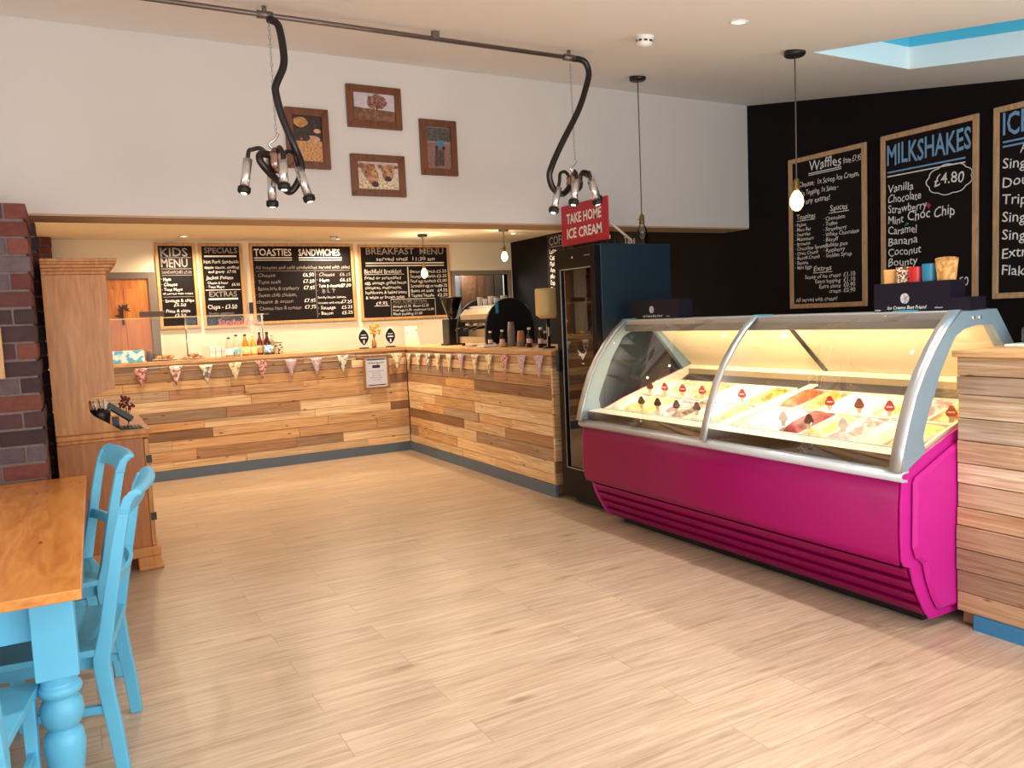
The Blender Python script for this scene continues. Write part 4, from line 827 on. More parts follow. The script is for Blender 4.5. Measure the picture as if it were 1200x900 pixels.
# ------------------------------------------------------------------ bulb pendants, spots, detectors
def pendant(label, x, y, zc, zb, lit, cord=ROPE, e=14, tone=WARM, rose=True):
    """zc ceiling height, zb middle of the bulb"""
    t = thing('pendant_light', label, 'pendant light', (x, y, zc), group='bare bulb pendants')
    if rose: B().lathe([(.0, -.032), (.055, -.030), (.062, -.022), (.062, 0), (.0, 0)], (x, y, zc), 22, cap=False).build('ceiling_rose', IRON, t)
    zs = zb+.085
    B().tube([(x, y, zc-.03), (x+.001, y, (zc+zs)/2), (x, y, zs+.05)], .0045, 6).build('flex', cord, t)
    so = B().lathe([(.006, .065), (.014, .058), (.019, .045), (.019, .01), (.022, .004), (.021, -.01), (.0, -.01)], (x, y, zs-.012), 16, cap=False); so.tube([(x-.018, y, zs+.012), (x-.042, y, zs+.012)], .004, 6); so.build('lamp_holder', BRASS, t)
    pr_ = [(.013, .075), (.015, .062), (.026, .045), (.038, .02), (.041, -.002), (.037, -.026), (.024, -.046), (.010, -.056), (.0, -.058)]
    B().lathe(pr_, (x, y, zb), 20, cap=False).build('bulb', BULB if lit else glass('bulb_glass', (.93, .9, .85), 1.5, 1.2), t)
    if lit:
        lamp('bulb_light', 'POINT', (x, y, zb), e, tone, radius=.045)
    else:
        B().tube([(x+.008*math.cos(k*1.3), y+.008*math.sin(k*1.3), zb+.055-.008*k) for k in range(12)], .0012, 4).build('filament', BRASS, t)
    return t
pendant('unlit bare bulb on a long flex over the tall freezer end of the display', 3.92, 4.907, cz(4.907), 2.145, False)
pendant('lit bare bulb pendant hanging in front of the waffle chalkboard', 3.932, 3.434, cz(3.434), 2.165, True, e=7)
pendant('lit bare bulb pendant hanging in front of the breakfast chalkboard', 4.02, 9.40, KZ, 2.13, True, e=115)
pendant('lit bare bulb pendant beside the dark corner by the kitchen hatch', 4.80, 8.70, KZ, 2.28, True, e=95)
def spotlight(label, x, y, z, slope=0, e=40, col=WARM, ang=110):
    t = thing('ceiling_spotlight', label, 'ceiling light', (x, y, z), group='recessed ceiling spotlights', rot=(math.atan(slope), 0, 0))
    B().lathe([(.048, -.001), (.048, -.006), (.036, -.008), (.034, -.001)], (0, 0, 0), 22, cap=False).build('bezel', WHITEP, t, world=False)
    B().lathe([(.033, -.0015), (.033, -.005), (.0, -.005), (.0, -.0015)], (0, 0, 0), 18, cap=False).build('lens', SPOT, t, world=False)
    lamp('spot_light', 'SPOT', (x, y, z-.02), e, col, spot=ang, radius=.04, blend=.8)
for (x, y, e, lb) in [(1.27, 9.86, 120, 'recessed spotlight above the kids menu chalkboard'), (3.10, 10.0, 120, 'recessed spotlight above the toasties chalkboard'), (5.19, 9.15, 110, 'recessed spotlight above the coffee machine corner')]: spotlight(lb, x, y, KZ, e=e, ang=160)
spotlight('recessed spotlight in the sloping ceiling near the skylight', 3.10, 3.06, cz(3.06), .173, 150, (1, .92, .83))
for x, y in ((1.1, 3.06), (-.9, 3.06), (1.1, 1.3), (3.1, 1.3)): spotlight('added unseen spotlight extending the row in the sloping ceiling, above the photo edge', x, y, cz(y), .173, 74, (1, .94, .87))  # unseen spots added to brighten the floor from above
for x, y, e in ((.75, 8.46, 115), (2.3, 8.46, 130), (3.7, 8.4, 120), (1.9, 6.7, 40)): spotlight('added unseen spotlight brightening the kitchen, hidden by the bulkhead', x, y, KZ, 0, e, ang=165)  # unseen spots added to lift the kitchen wall and counter
def detector(label, x, y, z, slope):
    t = thing('smoke_detector', label, 'smoke detector', (x, y, z), rot=(math.atan(slope), 0, 0))
    B().lathe([(.05, 0), (.052, -.014), (.0, -.014), (.0, 0)], (0, 0, 0), 26, cap=False).build('mounting_base', WHITEP, t, world=False)
    B().lathe([(.047, -.014), (.044, -.03), (.046, -.034), (.042, -.048), (.030, -.058), (.0, -.060)], (0, 0, 0), 26, cap=False).build('sensor_cap', WHITEP, t, world=False)
    for k in range(9):
        q = 2*PI*k/9; Mv = Matrix.Rotation(q, 4, 'Z'); B().box(.0445, .0475, -.009, .009, -.032, -.022, M=Mv).build('vent_slot', BLACK, t, world=False)
detector('white smoke detector on the sloping ceiling', 2.985, 3.66, cz(3.66), .173)
detector('white smoke detector on the kitchen ceiling above the toasties board', 2.93, 9.55, KZ, 0)

# ------------------------------------------------------------------ back wall: door, hatch, room beyond
DG = mat('grey_door_frame', (118, 104, 92), .5)
PD = wood('pine_door', (206, 130, 48), (170, 92, 28), (12, 12, 1.4), .4, knots=True)
d = B().box(.30, .895, KY-.03, KY-.004, 0, 2.17).build('door_1', PD, None); d['kind'] = 'structure'; WT[d.name] = Vector()
for (z0, z1) in ((.2, .95), (1.12, 2.05)):
    B().box(.38, .58, KY-.036, KY-.03, z0, z1).build('door_panel', PD, d, .006); B().box(.63, .82, KY-.036, KY-.03, z0, z1).build('door_panel', PD, d, .006)
B().ball((.84, KY-.06, 1.05), .025).build('door_knob', BRASS, d)
b = B().box(.895, .985, KY-.05, KY-.002, 0, 2.245).box(.21, .30, KY-.05, KY-.002, 0, 2.245).box(.30, .895, KY-.05, KY-.002, 2.17, 2.245); struct('trim_1', b, DG, .004)
orn = B(); orn.tube([(.605, KY-.04, 1.64), (.60, KY-.04, 1.76), (.612, KY-.04, 1.88)], [.014, .012, .005], 6)
for k in range(11):
    q = -2.0+k*.40; l_ = .10+.03*math.sin(k*2.1); cx_, cz0 = .604, 1.74+.01*k
    ex, ez = cx_+l_*math.sin(q)*.75, cz0+l_*math.cos(q)*.9; nx2, nz2 = math.cos(q)*.016, -math.sin(q)*.016
    orn.prism([(cx_, cz0), ((cx_+ex)/2+nx2, (cz0+ez)/2+nz2), (ex, ez), ((cx_+ex)/2-nx2, (cz0+ez)/2-nz2)], KY-.043+.0004*k, KY-.040+.0004*k)
tag(orn.build('door_ornament', mat('dark_ornament', (62, 30, 14), .6), None, .002), 'dark leafy ornament hung on the pine door', 'ornament')
b = B(); f = .05
b.box(OX0-.06, OX0, KY-.03, KY+.12, OZ0-.05, OZ1+.06).box(OX1, OX1+.055, KY-.03, KY+.12, OZ0-.05, OZ1+.06).box(OX0, OX1, KY-.03, KY+.12, OZ1, OZ1+.06).box(OX0-.06, OX1+.055, KY-.06, KY+.12, OZ0-.05, OZ0); struct('trim_2', b, DG, .003)
w1 = struct('window_1', B().box(OX0, OX1, KY+.06, KY+.066, OZ0, OZ1), glass('hatch_glass', (.95, .97, .98)))
b = B().box(OX0-.6, OX1+1.2, KY+1.6, KY+1.7, 0, 2.6).box(OX0-.6, OX0-.5, KY+.14, KY+1.6, 0, 2.6).box(OX1+1.1, OX1+1.2, KY+.14, KY+1.6, 0, 2.6).box(OX0-.6, OX1+1.2, KY+.14, KY+1.7, 2.5, 2.6); struct('wall_store', b, mat('blue_lit_store_wall', (120, 190, 208), .8))  # the store's bluish light is put into the wall colour
lamp('store_daylight', 'AREA', (OX0+.25, KY+1.1, 2.3), 45, (.8, .95, 1.0), .7, .7, (0, 0, 0))
lamp('store_fill', 'POINT', (5.3, KY+.35, 2.2), 16, (1, .85, .65))  # unseen warm fill added to light the cupboard front
cab = thing('store_cupboard', 'tall brown panelled cupboard seen through the kitchen hatch', 'cupboard', (5.75, KY+.75, 0))
B().box(5.24, 6.1, KY+.62, KY+1.0, 0, 2.35).build('carcass', wood('brown_cupboard', (104, 66, 40), (70, 42, 24), (14, 14, 2), .5, knots=False), cab, .004)
for x in (5.26, 5.55, 5.83): B().box(x, x+.26, KY+.605, KY+.62, .05, 2.3).build('door', MC['brown_cupboard'], cab, .004)

# ------------------------------------------------------------------ bunting on the counter fronts
FLG = [two_tone('bunting_pink_print', (222, 176, 172), (150, 70, 76), .9, 45, .5, .58), two_tone('bunting_red_white', (170, 84, 90), (240, 226, 216), .9, 12, .47, .5), two_tone('bunting_grey_print', (128, 120, 118), (236, 228, 212), .9, 22, .47, .53),
       two_tone('bunting_cream_print', (240, 226, 190), (190, 150, 110), .9, 30, .5, .56), two_tone('bunting_lilac_dots', (196, 164, 176), (226, 206, 210), .9, 60, .5, .6)]
def bunting(label, pts, horiz, order, w=.135, h=.20):
    t = thing('bunting', label, 'bunting', pts[len(pts)//2], group='bunting strings on the counter'); off = -.007
    sp_ = []
    P = [Vector(p) for p in pts]
    for a, c in zip(P[:-1], P[1:]):
        for k in range(6): u = k/6; q = a.lerp(c, u); q.z -= .02*math.sin(PI*u)*(c-a).length; sp_.append(q)
    sp_.append(P[-1]); B().tube(sp_, .0025, 5).build('string', CHALK, t)
    for i, p in enumerate(P):
        b = B(); n = 5; rnd = random.Random(i*7+len(pts)); k = 6; vs = []; tw = rnd.uniform(-.012, .012)
        lo = []
        for r in range(k+1):
            f = r/k; hw_ = w/2*(1-f)+.002; z = p.z-f*h; bulge = -.012*math.sin(PI*f*.8)+tw*f*.4
            if horiz == 'x': lo += [(p.x-hw_, p.y+off+bulge*.5, z), (p.x, p.y+off+bulge-.003, z), (p.x+hw_, p.y+off+bulge*.3, z)]
            else: lo += [(p.x+off+bulge*.5, p.y-hw_, z), (p.x+off+bulge-.003, p.y, z), (p.x+off+bulge*.3, p.y+hw_, z)]
        fs = [(r*3+c_, r*3+c_+1, r*3+c_+4, r*3+c_+3) for r in range(k) for c_ in range(2)]
        b._mk(lo, fs, smooth=True); o = b.build('flag', FLG[order[i % len(order)]], t)
        m_ = o.modifiers.new('cloth', 'SOLIDIFY'); m_.thickness = .0015
B1 = [(x, 8.912, 1.185+.006*math.sin(i*2)) for i, x in enumerate((.641, .969, 1.268, 1.56, 1.844, 2.156, 2.441, 2.745))]+[(3.40, 8.912, 1.17)]
bunting('bunting with pink and grey printed flags along the long back run of the counter', B1, 'x', [0, 1, 2, 3, 0, 4, 4, 2, 3])
B2 = [(3.512, y, 1.165+.004*i) for i, y in enumerate((8.80, 8.50, 8.22, 7.95, 7.66, 7.37, 7.05, 6.75, 6.44, 6.13, 5.83))]
bunting('bunting with cream and lilac flags along the short run beside the tall freezer', B2, 'y', [3, 3, 2, 3, 3, 4, 3, 3, 0, 4, 4], .15, .19)

# framed notice hung on the counter front
t = thing('framed_notice', 'wood-framed printed notice hung on the plank counter front near the corner', 'notice', (2.978, 8.905, .772))
w, h, f = .314, .395, .024
B().prism([(0, 0), (w, 0), (w-f, f), (f, f)], -.02, 0).prism([(0, h), (f, h-f), (w-f, h-f), (w, h)], -.02, 0).prism([(0, 0), (f, f), (f, h-f), (0, h)], -.02, 0).prism([(w, 0), (w, h), (w-f, h-f), (w-f, f)], -.02, 0).build('frame', wood('notice_frame', (168, 116, 62), (130, 84, 40), (20, 20, 3), .4, knots=False), t, .003, world=False)
B().box(f-.003, w-f+.003, -.008, -.003, f-.003, h-f+.003).build('sheet', mat('notice_paper', (206, 210, 226), .6, var=.02), t, world=False)
g = B(); INK = mat('dark_ink', (34, 32, 52), .6); g.box(.05, w-.05, -.0095, -.008, h-.058, h-.048).box(.05, w-.05, -.0095, -.008, .04, .05).box(.11, w-.11, -.0095, -.008, h-.15, h-.118)
glyphs(g, 'Allergens', w/2, h-.10, .024, .19, 'C', -.0095)
for i, s_ in enumerate(['Please ask a member of staff', 'before ordering', 'about our menu', 'if you have any allergies', 'or intolerances']): glyphs(g, s_, w/2, h-.19-i*.026, .011, None, 'C', -.0095)
g.build('printing', INK, t, world=False)

# ------------------------------------------------------------------ things on the long counter
Z0 = CT+.001
gs = thing('glass_screen', 'clear glass food screen with pink lettering standing on the long counter', 'screen', (1.2, 9.30, Z0))
B().box(.36, 1.98, 9.297, 9.303, Z0+.01, 1.70).build('pane', glass('screen_glass', (.98, .98, .97), 1.35, .3), gs)
B().box(.36, 1.98, 9.12, 9.303, 1.70, 1.706).build('shelf_pane', MC['screen_glass'], gs)
for x in (.38, 1.15, 1.96): B().tube([(x, 9.305, Z0), (x, 9.305, 1.70)], .008, 8).lathe([(.025, 0), (.025, .008), (.008, .01)], (x, 9.305, Z0), 12).build('post', STEEL, gs)
B().box(.36, 1.98, 9.293, 9.307, 1.690, 1.698).build('edge_trim', mat('pale_trim', (232, 200, 140), .4), gs)
g = B(); glyphs(g, 'Sandwiches', 1.48, 1.585, .075, .44, 'L', 9.293, bold=.01, shear=.25); g.build('lettering', mat('pink_vinyl', (240, 150, 150), .5), gs)
g = B(); glyphs(g, 'Cakes', .98, 1.42, .07, .36, 'L', 9.293, bold=.01, shear=.25); g.build('lettering', mat('pale_vinyl', (246, 226, 214), .5), gs)
tag(B().box(.70, .94, 9.26, 9.27, 1.708, 1.765).build('price_sign', mat('dark_sign', (60, 40, 28), .5), None, .002), 'small dark sign on top of the glass food screen', 'sign')
bx = B().box(.385, .70, 9.02, 9.09, Z0, Z0+.125).build('wipes_box', two_tone('blue_white_pack', (90, 180, 220), (236, 240, 246), .4, 16, .47, .53), None, .004)
tag(bx, 'blue and white patterned pack at the dresser end of the counter', 'packet')
tag(B().lathe([(.028, 0), (.03, .05), (.02, .075), (.02, .1), (.012, .105), (.0, .105)], (.745, 9.05, Z0), 14, cap=False).build('small_jar', mat('slate_jar', (70, 84, 110), .4)), 'small slate blue jar beside the patterned pack', 'jar')
def plate_of(label, x, n, seed):
    tag(B().lathe([(.0, 0), (.10, 0), (.135, .012), (.138, .016), (.10, .006), (.0, .005)], (x, 9.08, Z0), 28, cap=False).build('serving_plate', WHITEP), 'white serving plate under '+label, 'plate')
    rnd = random.Random(seed)
    for i in range(n):
        px, py = x+rnd.uniform(-.08, .08), 9.08+rnd.uniform(-.06, .06); zz = Z0+.0065+.022*(i//4)
        o = B().lathe([(.0, 0), (.032, 0), (.036, .008), (.033, .02), (.018, .026), (.0, .027)], (px, py, zz), 14, cap=False).build('biscuit', two_tone('biscuit_brown', (150, 84, 40), (216, 172, 118), .8, 40))
        tag(o, 'round brown biscuit on '+label, 'biscuit', label)
plate_of('the plate nearest the pine door', .90, 8, 1); plate_of('the plate beside the stacked white cups', 1.17, 8, 2)
cupp = B().lathe([(.026, 0), (.034, .075), (.037, .078), (.033, .078), (.025, .004), (.0, .004)], (0, 0, 0), 16, cap=False).build('paper_cup', WHITEP); cup_me = cupp.data; bpy.data.objects.remove(cupp)
def put(me, name, loc, label, cat, group=None, rot=(0, 0, 0), scale=1.):
    o = bpy.data.objects.new(name, me); COL.objects.link(o); o.location = loc; o.rotation_euler = rot; o.scale = (scale,)*3; tag(o, label, cat, group); return o
for i in range(3):
    for j in range(2):
        tag(B().box(1.335+i*.062, 1.392+i*.062, 9.03, 9.09, Z0+j*.062, Z0+.058+j*.062).build('sugar_box', WHITEP, None, .006), 'small white carton in the block of cartons by the bottles', 'carton', 'white cartons by the bottles')
def bottle(x, y, h, r, glass_c, liquid, label_c, cap_c, label):
    t = thing('bottle', label, 'bottle', (x, y, Z0), group='bottles on the long counter')
    B().lathe([(.0, 0), (r, 0), (r, .52*h), (r*.92, .60*h), (r*.42, .76*h), (r*.36, .93*h), (.0, .93*h)], (0, 0, 0), 16, cap=False).build('body', mat('bottle_'+liquid[0], liquid[1], .12, coat=.5), t, world=False)
    B().lathe([(r+.0008, .10*h), (r+.0008, .42*h), (r-.001, .42*h), (r-.001, .10*h)], (0, 0, 0), 16, cap=False).build('label', label_c, t, world=False)
    B().lathe([(.0, .93*h), (r*.44, .925*h), (r*.44, h), (.0, h)], (0, 0, 0), 12, cap=False).build('cap', cap_c, t, world=False)
LBW = mat('white_label', (236, 236, 232), .5); LBB = two_tone('blue_label', (80, 160, 214), (230, 236, 240), .5, 30); LBC = mat('cream_label', (240, 214, 150), .5); WHC = mat('white_cap', (225, 225, 220), .5)
bottle(1.535, 9.02, .21, .036, 0, ('clear', (206, 196, 176)), LBW, BLACK, 'clear bottle with white label next to the white cartons')
bottle(1.615, 9.03, .235, .036, 0, ('pale', (214, 204, 178)), two_tone('teal_label', (110, 180, 190), (240, 240, 236), .5, 20), BLACK, 'clear bottle with teal and white label')
bottle(1.702, 9.00, .235, .038, 0, ('amber', (206, 134, 30)), LBC, BLACK, 'amber bottle, darker of the two yellow bottles')
bottle(1.788, 9.02, .225, .034, 0, ('gold', (232, 168, 48)), LBC, WHC, 'golden bottle with pale cap beside the blue-labelled one')
bottle(1.866, 9.05, .25, .033, 0, ('cherry', (110, 26, 22)), two_tone('orange_label', (232, 150, 80), (240, 220, 200), .5, 20), BLACK, 'dark red bottle with orange label')
bottle(1.935, 9.00, .25, .038, 0, ('plum', (70, 22, 34)), LBB, BLACK, 'dark bottle with a bright blue label')
bottle(2.005, 9.08, .22, .030, 0, ('olive', (150, 140, 96)), LBW, WHC, 'slim pale green bottle behind the glass jar')
jr = thing('sweet_jar', 'squat glass jar of liquorice sweets at the end of the bottles', 'jar', (2.055, 8.99, Z0))
B().lathe([(.0, 0), (.045, 0), (.048, .02), (.048, .10), (.038, .118), (.0, .118)], (0, 0, 0), 20, cap=False).build('sweets', two_tone('liquorice', (40, 30, 26), (226, 206, 170), .5, 50, .46, .52), jr, world=False)
B().lathe([(.0, .118), (.04, .118), (.042, .14), (.0, .142)], (0, 0, 0), 20, cap=False).build('lid', STEEL, jr, world=False)
for (x, lb) in ((3.045, 'black leaf-shaped plaque on a stand, nearer the bottles'), (3.375, 'black leaf-shaped plaque on a stand, beside the leaflet')):
    t = thing('award_plaque', lb, 'plaque', (x, 9.02, Z0), group='leaf-shaped plaques on the counter')
    def leaf(s): return [(s*.075*math.sin(PI*u)**.8*(1 if k < 1 else -1), .015+s*.0+.235*(.5+(u-.5)*s)) for k, us in ((0, [i/12 for i in range(13)]), (1, [1-i/12 for i in range(1, 12)])) for u in us]
    B().prism(leaf(1.0), -.006, .006).build('border', WHITEP, t, world=False, bevel=.001); B().prism(leaf(.80), -.008, .006).build('face', BLACK, t, world=False)
    g = B(); g.box(-.03, .03, -.0095, -.008, .155, .163).box(-.035, .035, -.0095, -.008, .12, .135).box(-.008, .008, -.0095, -.008, .06, .10); g.build('printing', CHALK, t, world=False)
    B().box(-.05, .05, -.03, .03, 0, .014).build('stand', BLACK, t, world=False)
tag(B().box(2.95, 3.50, 8.96, 9.12, Z0-.0005, Z0+.0005).build('runner', mat('dark_runner', (96, 84, 60), .8)), 'thin dark runner under the leaf-shaped plaques', 'mat')
fl = thing('dried_flowers', 'bunch of golden dried flowers tied in a slim vase between the plaques', 'dried flowers', (3.185, 9.06, Z0))
B().lathe([(.0, 0), (.026, 0), (.03, .04), (.022, .08), (.026, .10), (.0, .10)], (0, 0, 0), 14, cap=False).build('vase', mat('amber_vase', (190, 130, 70), .3), fl, world=False)
b = B(); b2 = B(); rnd = random.Random(5)
for i in range(26):
    q = rnd.uniform(0, 2*PI); r = rnd.uniform(.01, .085); e = (r*math.cos(q), r*.6*math.sin(q), rnd.uniform(.19, .30)-r*.3)
    b.tube([(0, 0, .08), (e[0]*.35, e[1]*.35, .17), e], .0018, 4); b2.ball(e, (.013, .013, .016), 7)
b.build('stem', mat('straw_stem', (190, 150, 80), .8), fl, world=False); b2.build('flower_head', mat('golden_flower', (222, 166, 70), .8, var=.25, scale=40), fl, world=False)
lf = thing('leaflet_holder', 'clear leaflet holder with cream printed leaflets on the counter corner', 'leaflets', (3.66, 9.05, Z0), rotz=-.2)
B().prism([(-.045, 0), (.045, 0), (.045, .004), (-.045, .004)], -.09, .09, 'x').build('base', WHITEP, lf, world=False)
B().prism([(-.03, .004), (-.026, .004), (.036, .235), (.032, .235)], -.075, .075, 'x').build('leaflet', two_tone('leaflet_print', (240, 232, 210), (150, 90, 70), .6, 14, .60, .66), lf, world=False)
B().prism([(-.045, .004), (-.041, .004), (-.02, .09), (-.024, .09)], -.085, .085, 'x').build('pocket', mat('cream_pocket', (238, 226, 190), .4), lf, world=False)
tag(B().box(2.03, 2.075, KY-.03, KY-.004, 1.72, 1.86).build('wall_phone', BLACK, None, .004), 'small black wall box between the specials and toasties boards', 'wall box')

# ------------------------------------------------------------------ coffee corner
cm = thing('espresso_machine', 'espresso machine with black arched side panel and steel front', 'coffee machine', (4.0, 7.75, Z0))
arch = [(.295, .03)]+[(.295*math.cos(PI*k/20), .12+.38*math.sin(PI*k/20)**.85 if k not in (0, 20) else .12) for k in range(21)]+[(-.295, .03)]
for y in (-.36, .335): B().prism([(4.11-4.0+x, z) for x, z in arch], y, y+.03).build('side_panel', BLACK, cm, world=False, bevel=.006)
TANS = mat('warm_steel', (206, 186, 160), .3, .7)
B().box(-.16, .36, -.33, .335, .03, .10).build('drip_tray', TANS, cm, world=False, bevel=.004)
B().prism([(-.05, .10), (.36, .10), (.36, .40), (-.08, .40), (-.14, .34), (-.14, .28), (-.05, .26)], -.33, .335).build('body', TANS, cm, world=False, bevel=.004)
B().box(-.151, -.141, -.33, .335, .255, .285).build('trim_band', BLACK, cm, world=False)
B().prism([(-.04, .40), (.34, .40), (.33, .43), (-.03, .43)], -.33, .335).build('cup_tray', STEEL, cm, world=False)
for y in (-.2, .02, .22):
    g_ = B().tube([(-.10, y, .255), (-.10, y, .215)], .034, 16).build('group_head', CHROME, cm, world=False)
    B().tube([(-.10, y, .205), (-.20, y, .19), (-.25, y, .178)], [.016, .012, .015], 8).build('portafilter_handle', BLACK, g_, world=False)
B().box(-.06, -.03, -.375, -.36, .34, .46).build('status_light', mat('blue_indicator', (60, 150, 190), .3), cm, world=False)
for x in (-.13, .3):
    for y in (-.3, .3): B().tube([(x, y, 0), (x, y, .03)], .02, 10).build('foot', BLACK, cm, world=False)
for i in range(3):
    for j in range(4):
        for k in range(2 if (i+j) % 2 else 1): put(cup_me, 'coffee_cup', (4.0+.03+i*.085, 7.52+j*.13, Z0+.431+k*.022), 'upturned pale cup on top of the espresso machine', 'cup', 'cups on the espresso machine', rot=(0, 0, i), scale=.95)
gr = thing('coffee_grinder', 'coffee grinder with clear conical hopper left of the espresso machine', 'coffee grinder', (3.93, 8.45, Z0))
B().box(-.09, .09, -.09, .09, 0, .30).prism([(-.12, .02), (.06, .02), (.06, .0), (-.12, 0)], -.09, .09).build('body', BLACK, gr, world=False, bevel=.01)
B().lathe([(.035, .30), (.05, .32), (.12, .52), (.122, .535), (.118, .535), (.046, .325), (.03, .305)], (0, 0, 0), 20, cap=False).build('hopper', glass('smoked_hopper', (.75, .72, .7), 1.5, 1.4), gr, world=False)
B().lathe([(.0, .535), (.125, .535), (.125, .552), (.0, .555)], (0, 0, 0), 20, cap=False).build('lid', BLACK, gr, world=False)
B().lathe([(.0, .335), (.052, .335), (.075, .40), (.0, .405)], (0, 0, 0), 16, cap=False).build('beans', two_tone('beans', (48, 28, 18), (80, 50, 32), .5, 70), gr, world=False)
KR = mat('kraft_cup', (176, 124, 70), .7); GRC = mat('grey_cup', (120, 112, 108), .6)
def stack(x, y, n, m, label, grp, top=None):
    for i in range(n):
        o = B().lathe([(.0, .002), (.030, 0), (.041, .10), (.043, .103), (.038, .103), (.028, .006), (.0, .006)], (0, 0, 0), 18, cap=False).build('takeaway_cup', m if not (top and i == n-1) else top); o.rotation_euler = (PI, 0, 0); o.location = (x, y, Z0+.104+i*.018)
        tag(o, label, 'cup', grp)
stack(3.93, 7.05, 9, GRC, 'grey takeaway cup in the tall nested stack by the espresso machine', 'tall stack of grey cups')
stack(3.905, 6.82, 4, GRC, 'cup in the short stack of takeaway cups under a kraft one', 'short stack of takeaway cups', KR)
for (x, y, h_, lb) in [(3.83, 7.32, .16, 'dark syrup bottle beside the arched machine panel'), (3.86, 7.12, .17, 'dark syrup bottle with white cap left of the cup stacks'), (3.86, 6.58, .19, 'dark syrup bottle just right of the cup stacks'), (3.96, 6.45, .15, 'small dark bottle between two syrup bottles'), (3.84, 6.335, .19, 'dark syrup bottle nearest the cream drum')]:
    t = thing('syrup_bottle', lb, 'bottle', (x, y, Z0), group='syrup bottles on the coffee counter')
    B().lathe([(.0, 0), (.026, 0), (.026, h_*.6), (.012, h_*.78), (.012, h_*.9), (.0, h_*.9)], (0, 0, 0), 14, cap=False).build('body', mat('dark_syrup', (44, 22, 20), .2), t, world=False)
    B().lathe([(.0265, h_*.22), (.0265, h_*.45), (.025, h_*.45), (.025, h_*.22)], (0, 0, 0), 14, cap=False).build('label', mat('pinkish_label', (214, 176, 176), .5), t, world=False)
    B().lathe([(.0, h_*.88), (.016, h_*.88), (.016, h_), (.0, h_)], (0, 0, 0), 12, cap=False).build('cap', WHC, t, world=False)
tag(B().box(3.66, 3.88, 7.15, 7.31, Z0, Z0+.022).build('napkin_pile', WHITEP, None, .006), 'low pile of white napkins on the coffee counter', 'napkins')
tag(B().lathe([(.0, 0), (.035, 0), (.04, .02), (.035, .045), (.0, .05)], (3.80, 7.0, Z0), 16, cap=False).build('sugar_bowl', mat('tan_bowl', (196, 160, 116), .5)), 'small tan bowl at the foot of the cup stacks', 'bowl')
dsn = thing('drum_dispenser', 'cream cylindrical drum dispenser on a slim dark stem beside the tall freezer', 'dispenser', (3.83, 6.18, Z0))
B().lathe([(.0, 0), (.06, 0), (.06, .012), (.018, .02), (.015, .27), (.0, .27)], (0, 0, 0), 18, cap=False).build('stem', BLACK, dsn, world=False)
B().lathe([(.0, .27), (.07, .27), (.085, .285), (.108, .30), (.110, .32), (.110, .52), (.104, .54), (.0, .543)], (0, 0, 0), 28, cap=False).build('drum', mat('cream_drum', (226, 200, 140), .4), dsn, world=False)
B().box(-.012, .012, -.025, -.014, .11, .19).build('tap', CHROME, dsn, world=False)

# ------------------------------------------------------------------ on top of the display freezer
NAVY = mat('navy_card', (18, 12, 28), .5, spec=.3); ZT = 1.4855
def cone_box(label, x, y0, y1, h, step):
    t = thing('cone_box', label, 'display box', (x, (y0+y1)/2, ZT), rotz=-PI/2, group='navy cone boxes'); w = abs(y1-y0)/2
    b = B().box(-w, w, 0, .004, 0, h).box(-w, w, .12, .124, 0, h).box(-w, -w+.004, .004, .12, 0, h).box(w-.004, w, .004, .12, 0, h).box(-w, w, 0, .124, 0, .003)
    if step: b.box(w, w+.10, 0, .124, 0, h*.42)
    b.build('carton', NAVY, t, world=False)
    g = B(); glyphs(g, "Ice Creams Best Friend", -.02, .012, .017, .215, 'C', -.0015, bold=.01, shear=.3); glyphs(g, 'cones', -w+.005, .004, .012, .034, 'L', -.0015); glyphs(g, 'askeys', .13, .012, .009, .04, 'L', -.0015); g.build('lettering', CHALK, t, world=False)
    B().prism([(-.03+.024*math.cos(2*PI*k/24), .065+.026*math.sin(2*PI*k/24)) for k in range(24)], -.0015, 0).build('emblem', two_tone('emblem_print', (206, 200, 206), (140, 130, 140), .5, 60), t, world=False)
    return t
cone_box('navy ice cream cone box near the fridge end of the freezer top', 3.70, 4.26, 4.78, .135, False)
cone_box('navy cone box full of colourful display cones on the freezer top', 3.70, 2.325, 2.735, .145, True)
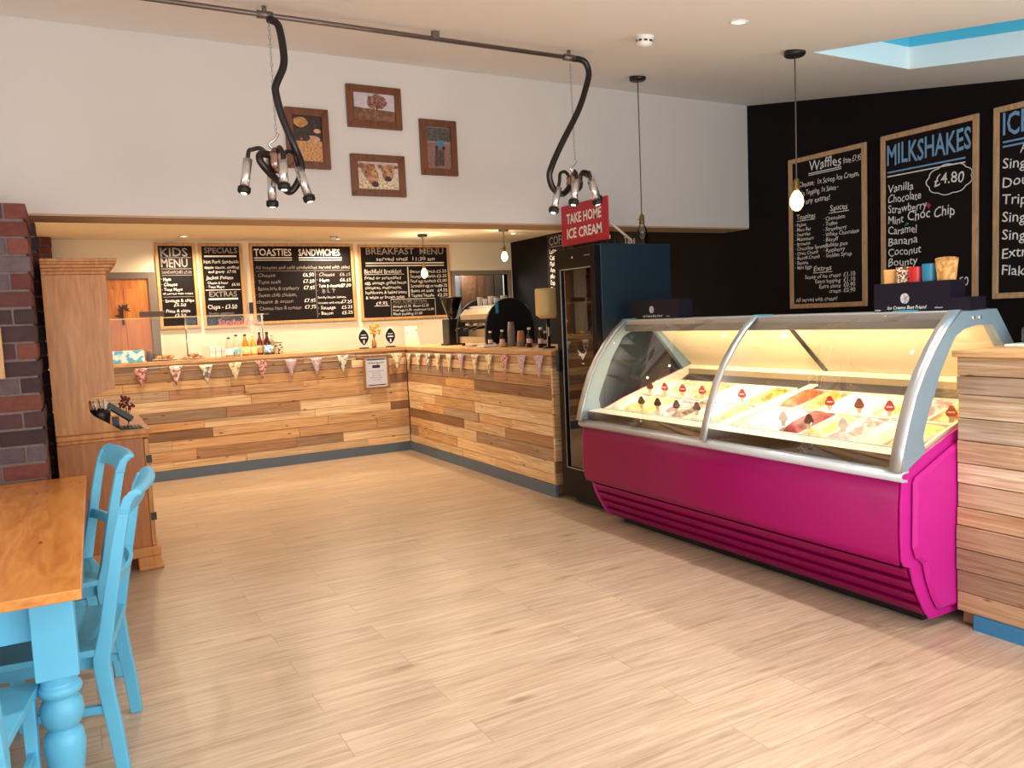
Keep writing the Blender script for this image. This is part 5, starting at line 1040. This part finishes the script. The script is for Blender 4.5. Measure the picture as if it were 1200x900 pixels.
def disp_cone(label, y, r, ztop, body, dip, kind):
    t = thing('ice_cream_cone', label, 'ice cream cone', (3.765, y, ZT+.0035), group='display cones in the navy box'); h = ztop-ZT-.0035; rb = r*.52
    if kind == 'waffle':
        b = B(); n, m = 28, 16; vs = []
        for i in range(m+1):
            f_ = i/m; rr = rb+(r-rb)*f_
            for k in range(n): vs.append(((rr+.0015*((i+k) % 2))*math.cos(2*PI*k/n), (rr+.0015*((i+k) % 2))*math.sin(2*PI*k/n), h*f_+(.012*math.sin(2*PI*k/n+1) if i == m else 0)))
        b._mk(vs, [(i*n+k, i*n+(k+1) % n, (i+1)*n+(k+1) % n, (i+1)*n+k) for i in range(m) for k in range(n)]+[tuple(range(n-1, -1, -1))], smooth=False); b.build('wafer', body, t, world=False)
    else:
        B().lathe([(.0, 0), (rb, 0), (r*.86, h*.45), (r, h*.97), (r*.94, h), (r*.86, h*.95), (0, h*.5)], (0, 0, 0), 22, cap=False).build('wafer', body, t, world=False)
        if dip:
            rnd = random.Random(int(y*1000)); b = B(); n = 22; vs = []
            for f_ in (0, .33, .66, 1):
                for k in range(n):
                    lo_ = h*(.42+.05*math.sin(k*1.7)); z = lo_+(h*1.012-lo_)*f_; rr = (r*.86+(r-r*.86)*max(0, (z/h-.45)/.52))+.003; vs.append((rr*math.cos(2*PI*k/n), rr*math.sin(2*PI*k/n), z))
            b._mk(vs, [(i*n+k, i*n+(k+1) % n, (i+1)*n+(k+1) % n, (i+1)*n+k) for i in range(3) for k in range(n)], smooth=True); b.build('dipped_rim', dip, t, world=False)
    return t
WAFC = mat('wafer', (214, 160, 92), .7, var=.15, scale=60)
disp_cone('plain wafer cone with pale rim, first in the navy box', 2.684, .034, 1.702, WAFC, None, 'c')
disp_cone('nut-sprinkled cone, second in the navy box', 2.610, .034, 1.708, WAFC, two_tone('nut_dip', (232, 212, 186), (96, 56, 34), .7, 90, .48, .53), 'c')
disp_cone('red-dipped cone in the navy box', 2.539, .033, 1.704, WAFC, mat('red_dip', (200, 30, 36), .3), 'c')
disp_cone('blue-dipped cone in the navy box', 2.468, .034, 1.714, WAFC, mat('blue_dip', (30, 128, 168), .3), 'c')
disp_cone('large waffle cone at the end of the navy box', 2.382, .050, 1.735, two_tone('waffle_cone', (226, 176, 104), (190, 128, 64), .7, 60), None, 'waffle')
# small things on the near counter end
tag(B().box(3.86, 4.16, 1.88, 2.16, NT, NT+.012).build('serving_tray', WHITEP, None, .004), 'low white tray on the near counter end', 'tray')
sgl = thing('napkin_dispenser', 'dark teal dispenser standing on the white tray at the photo edge', 'dispenser', (4.02, 2.09, NT+.0125))
B().box(-.06, .06, -.05, .05, 0, .075).build('body', mat('dark_teal', (24, 40, 46), .3), sgl, world=False, bevel=.01)
B().box(-.062, -.06, -.03, .03, .02, .055).build('slot', mat('pale_slot', (150, 170, 176), .4), sgl, world=False)
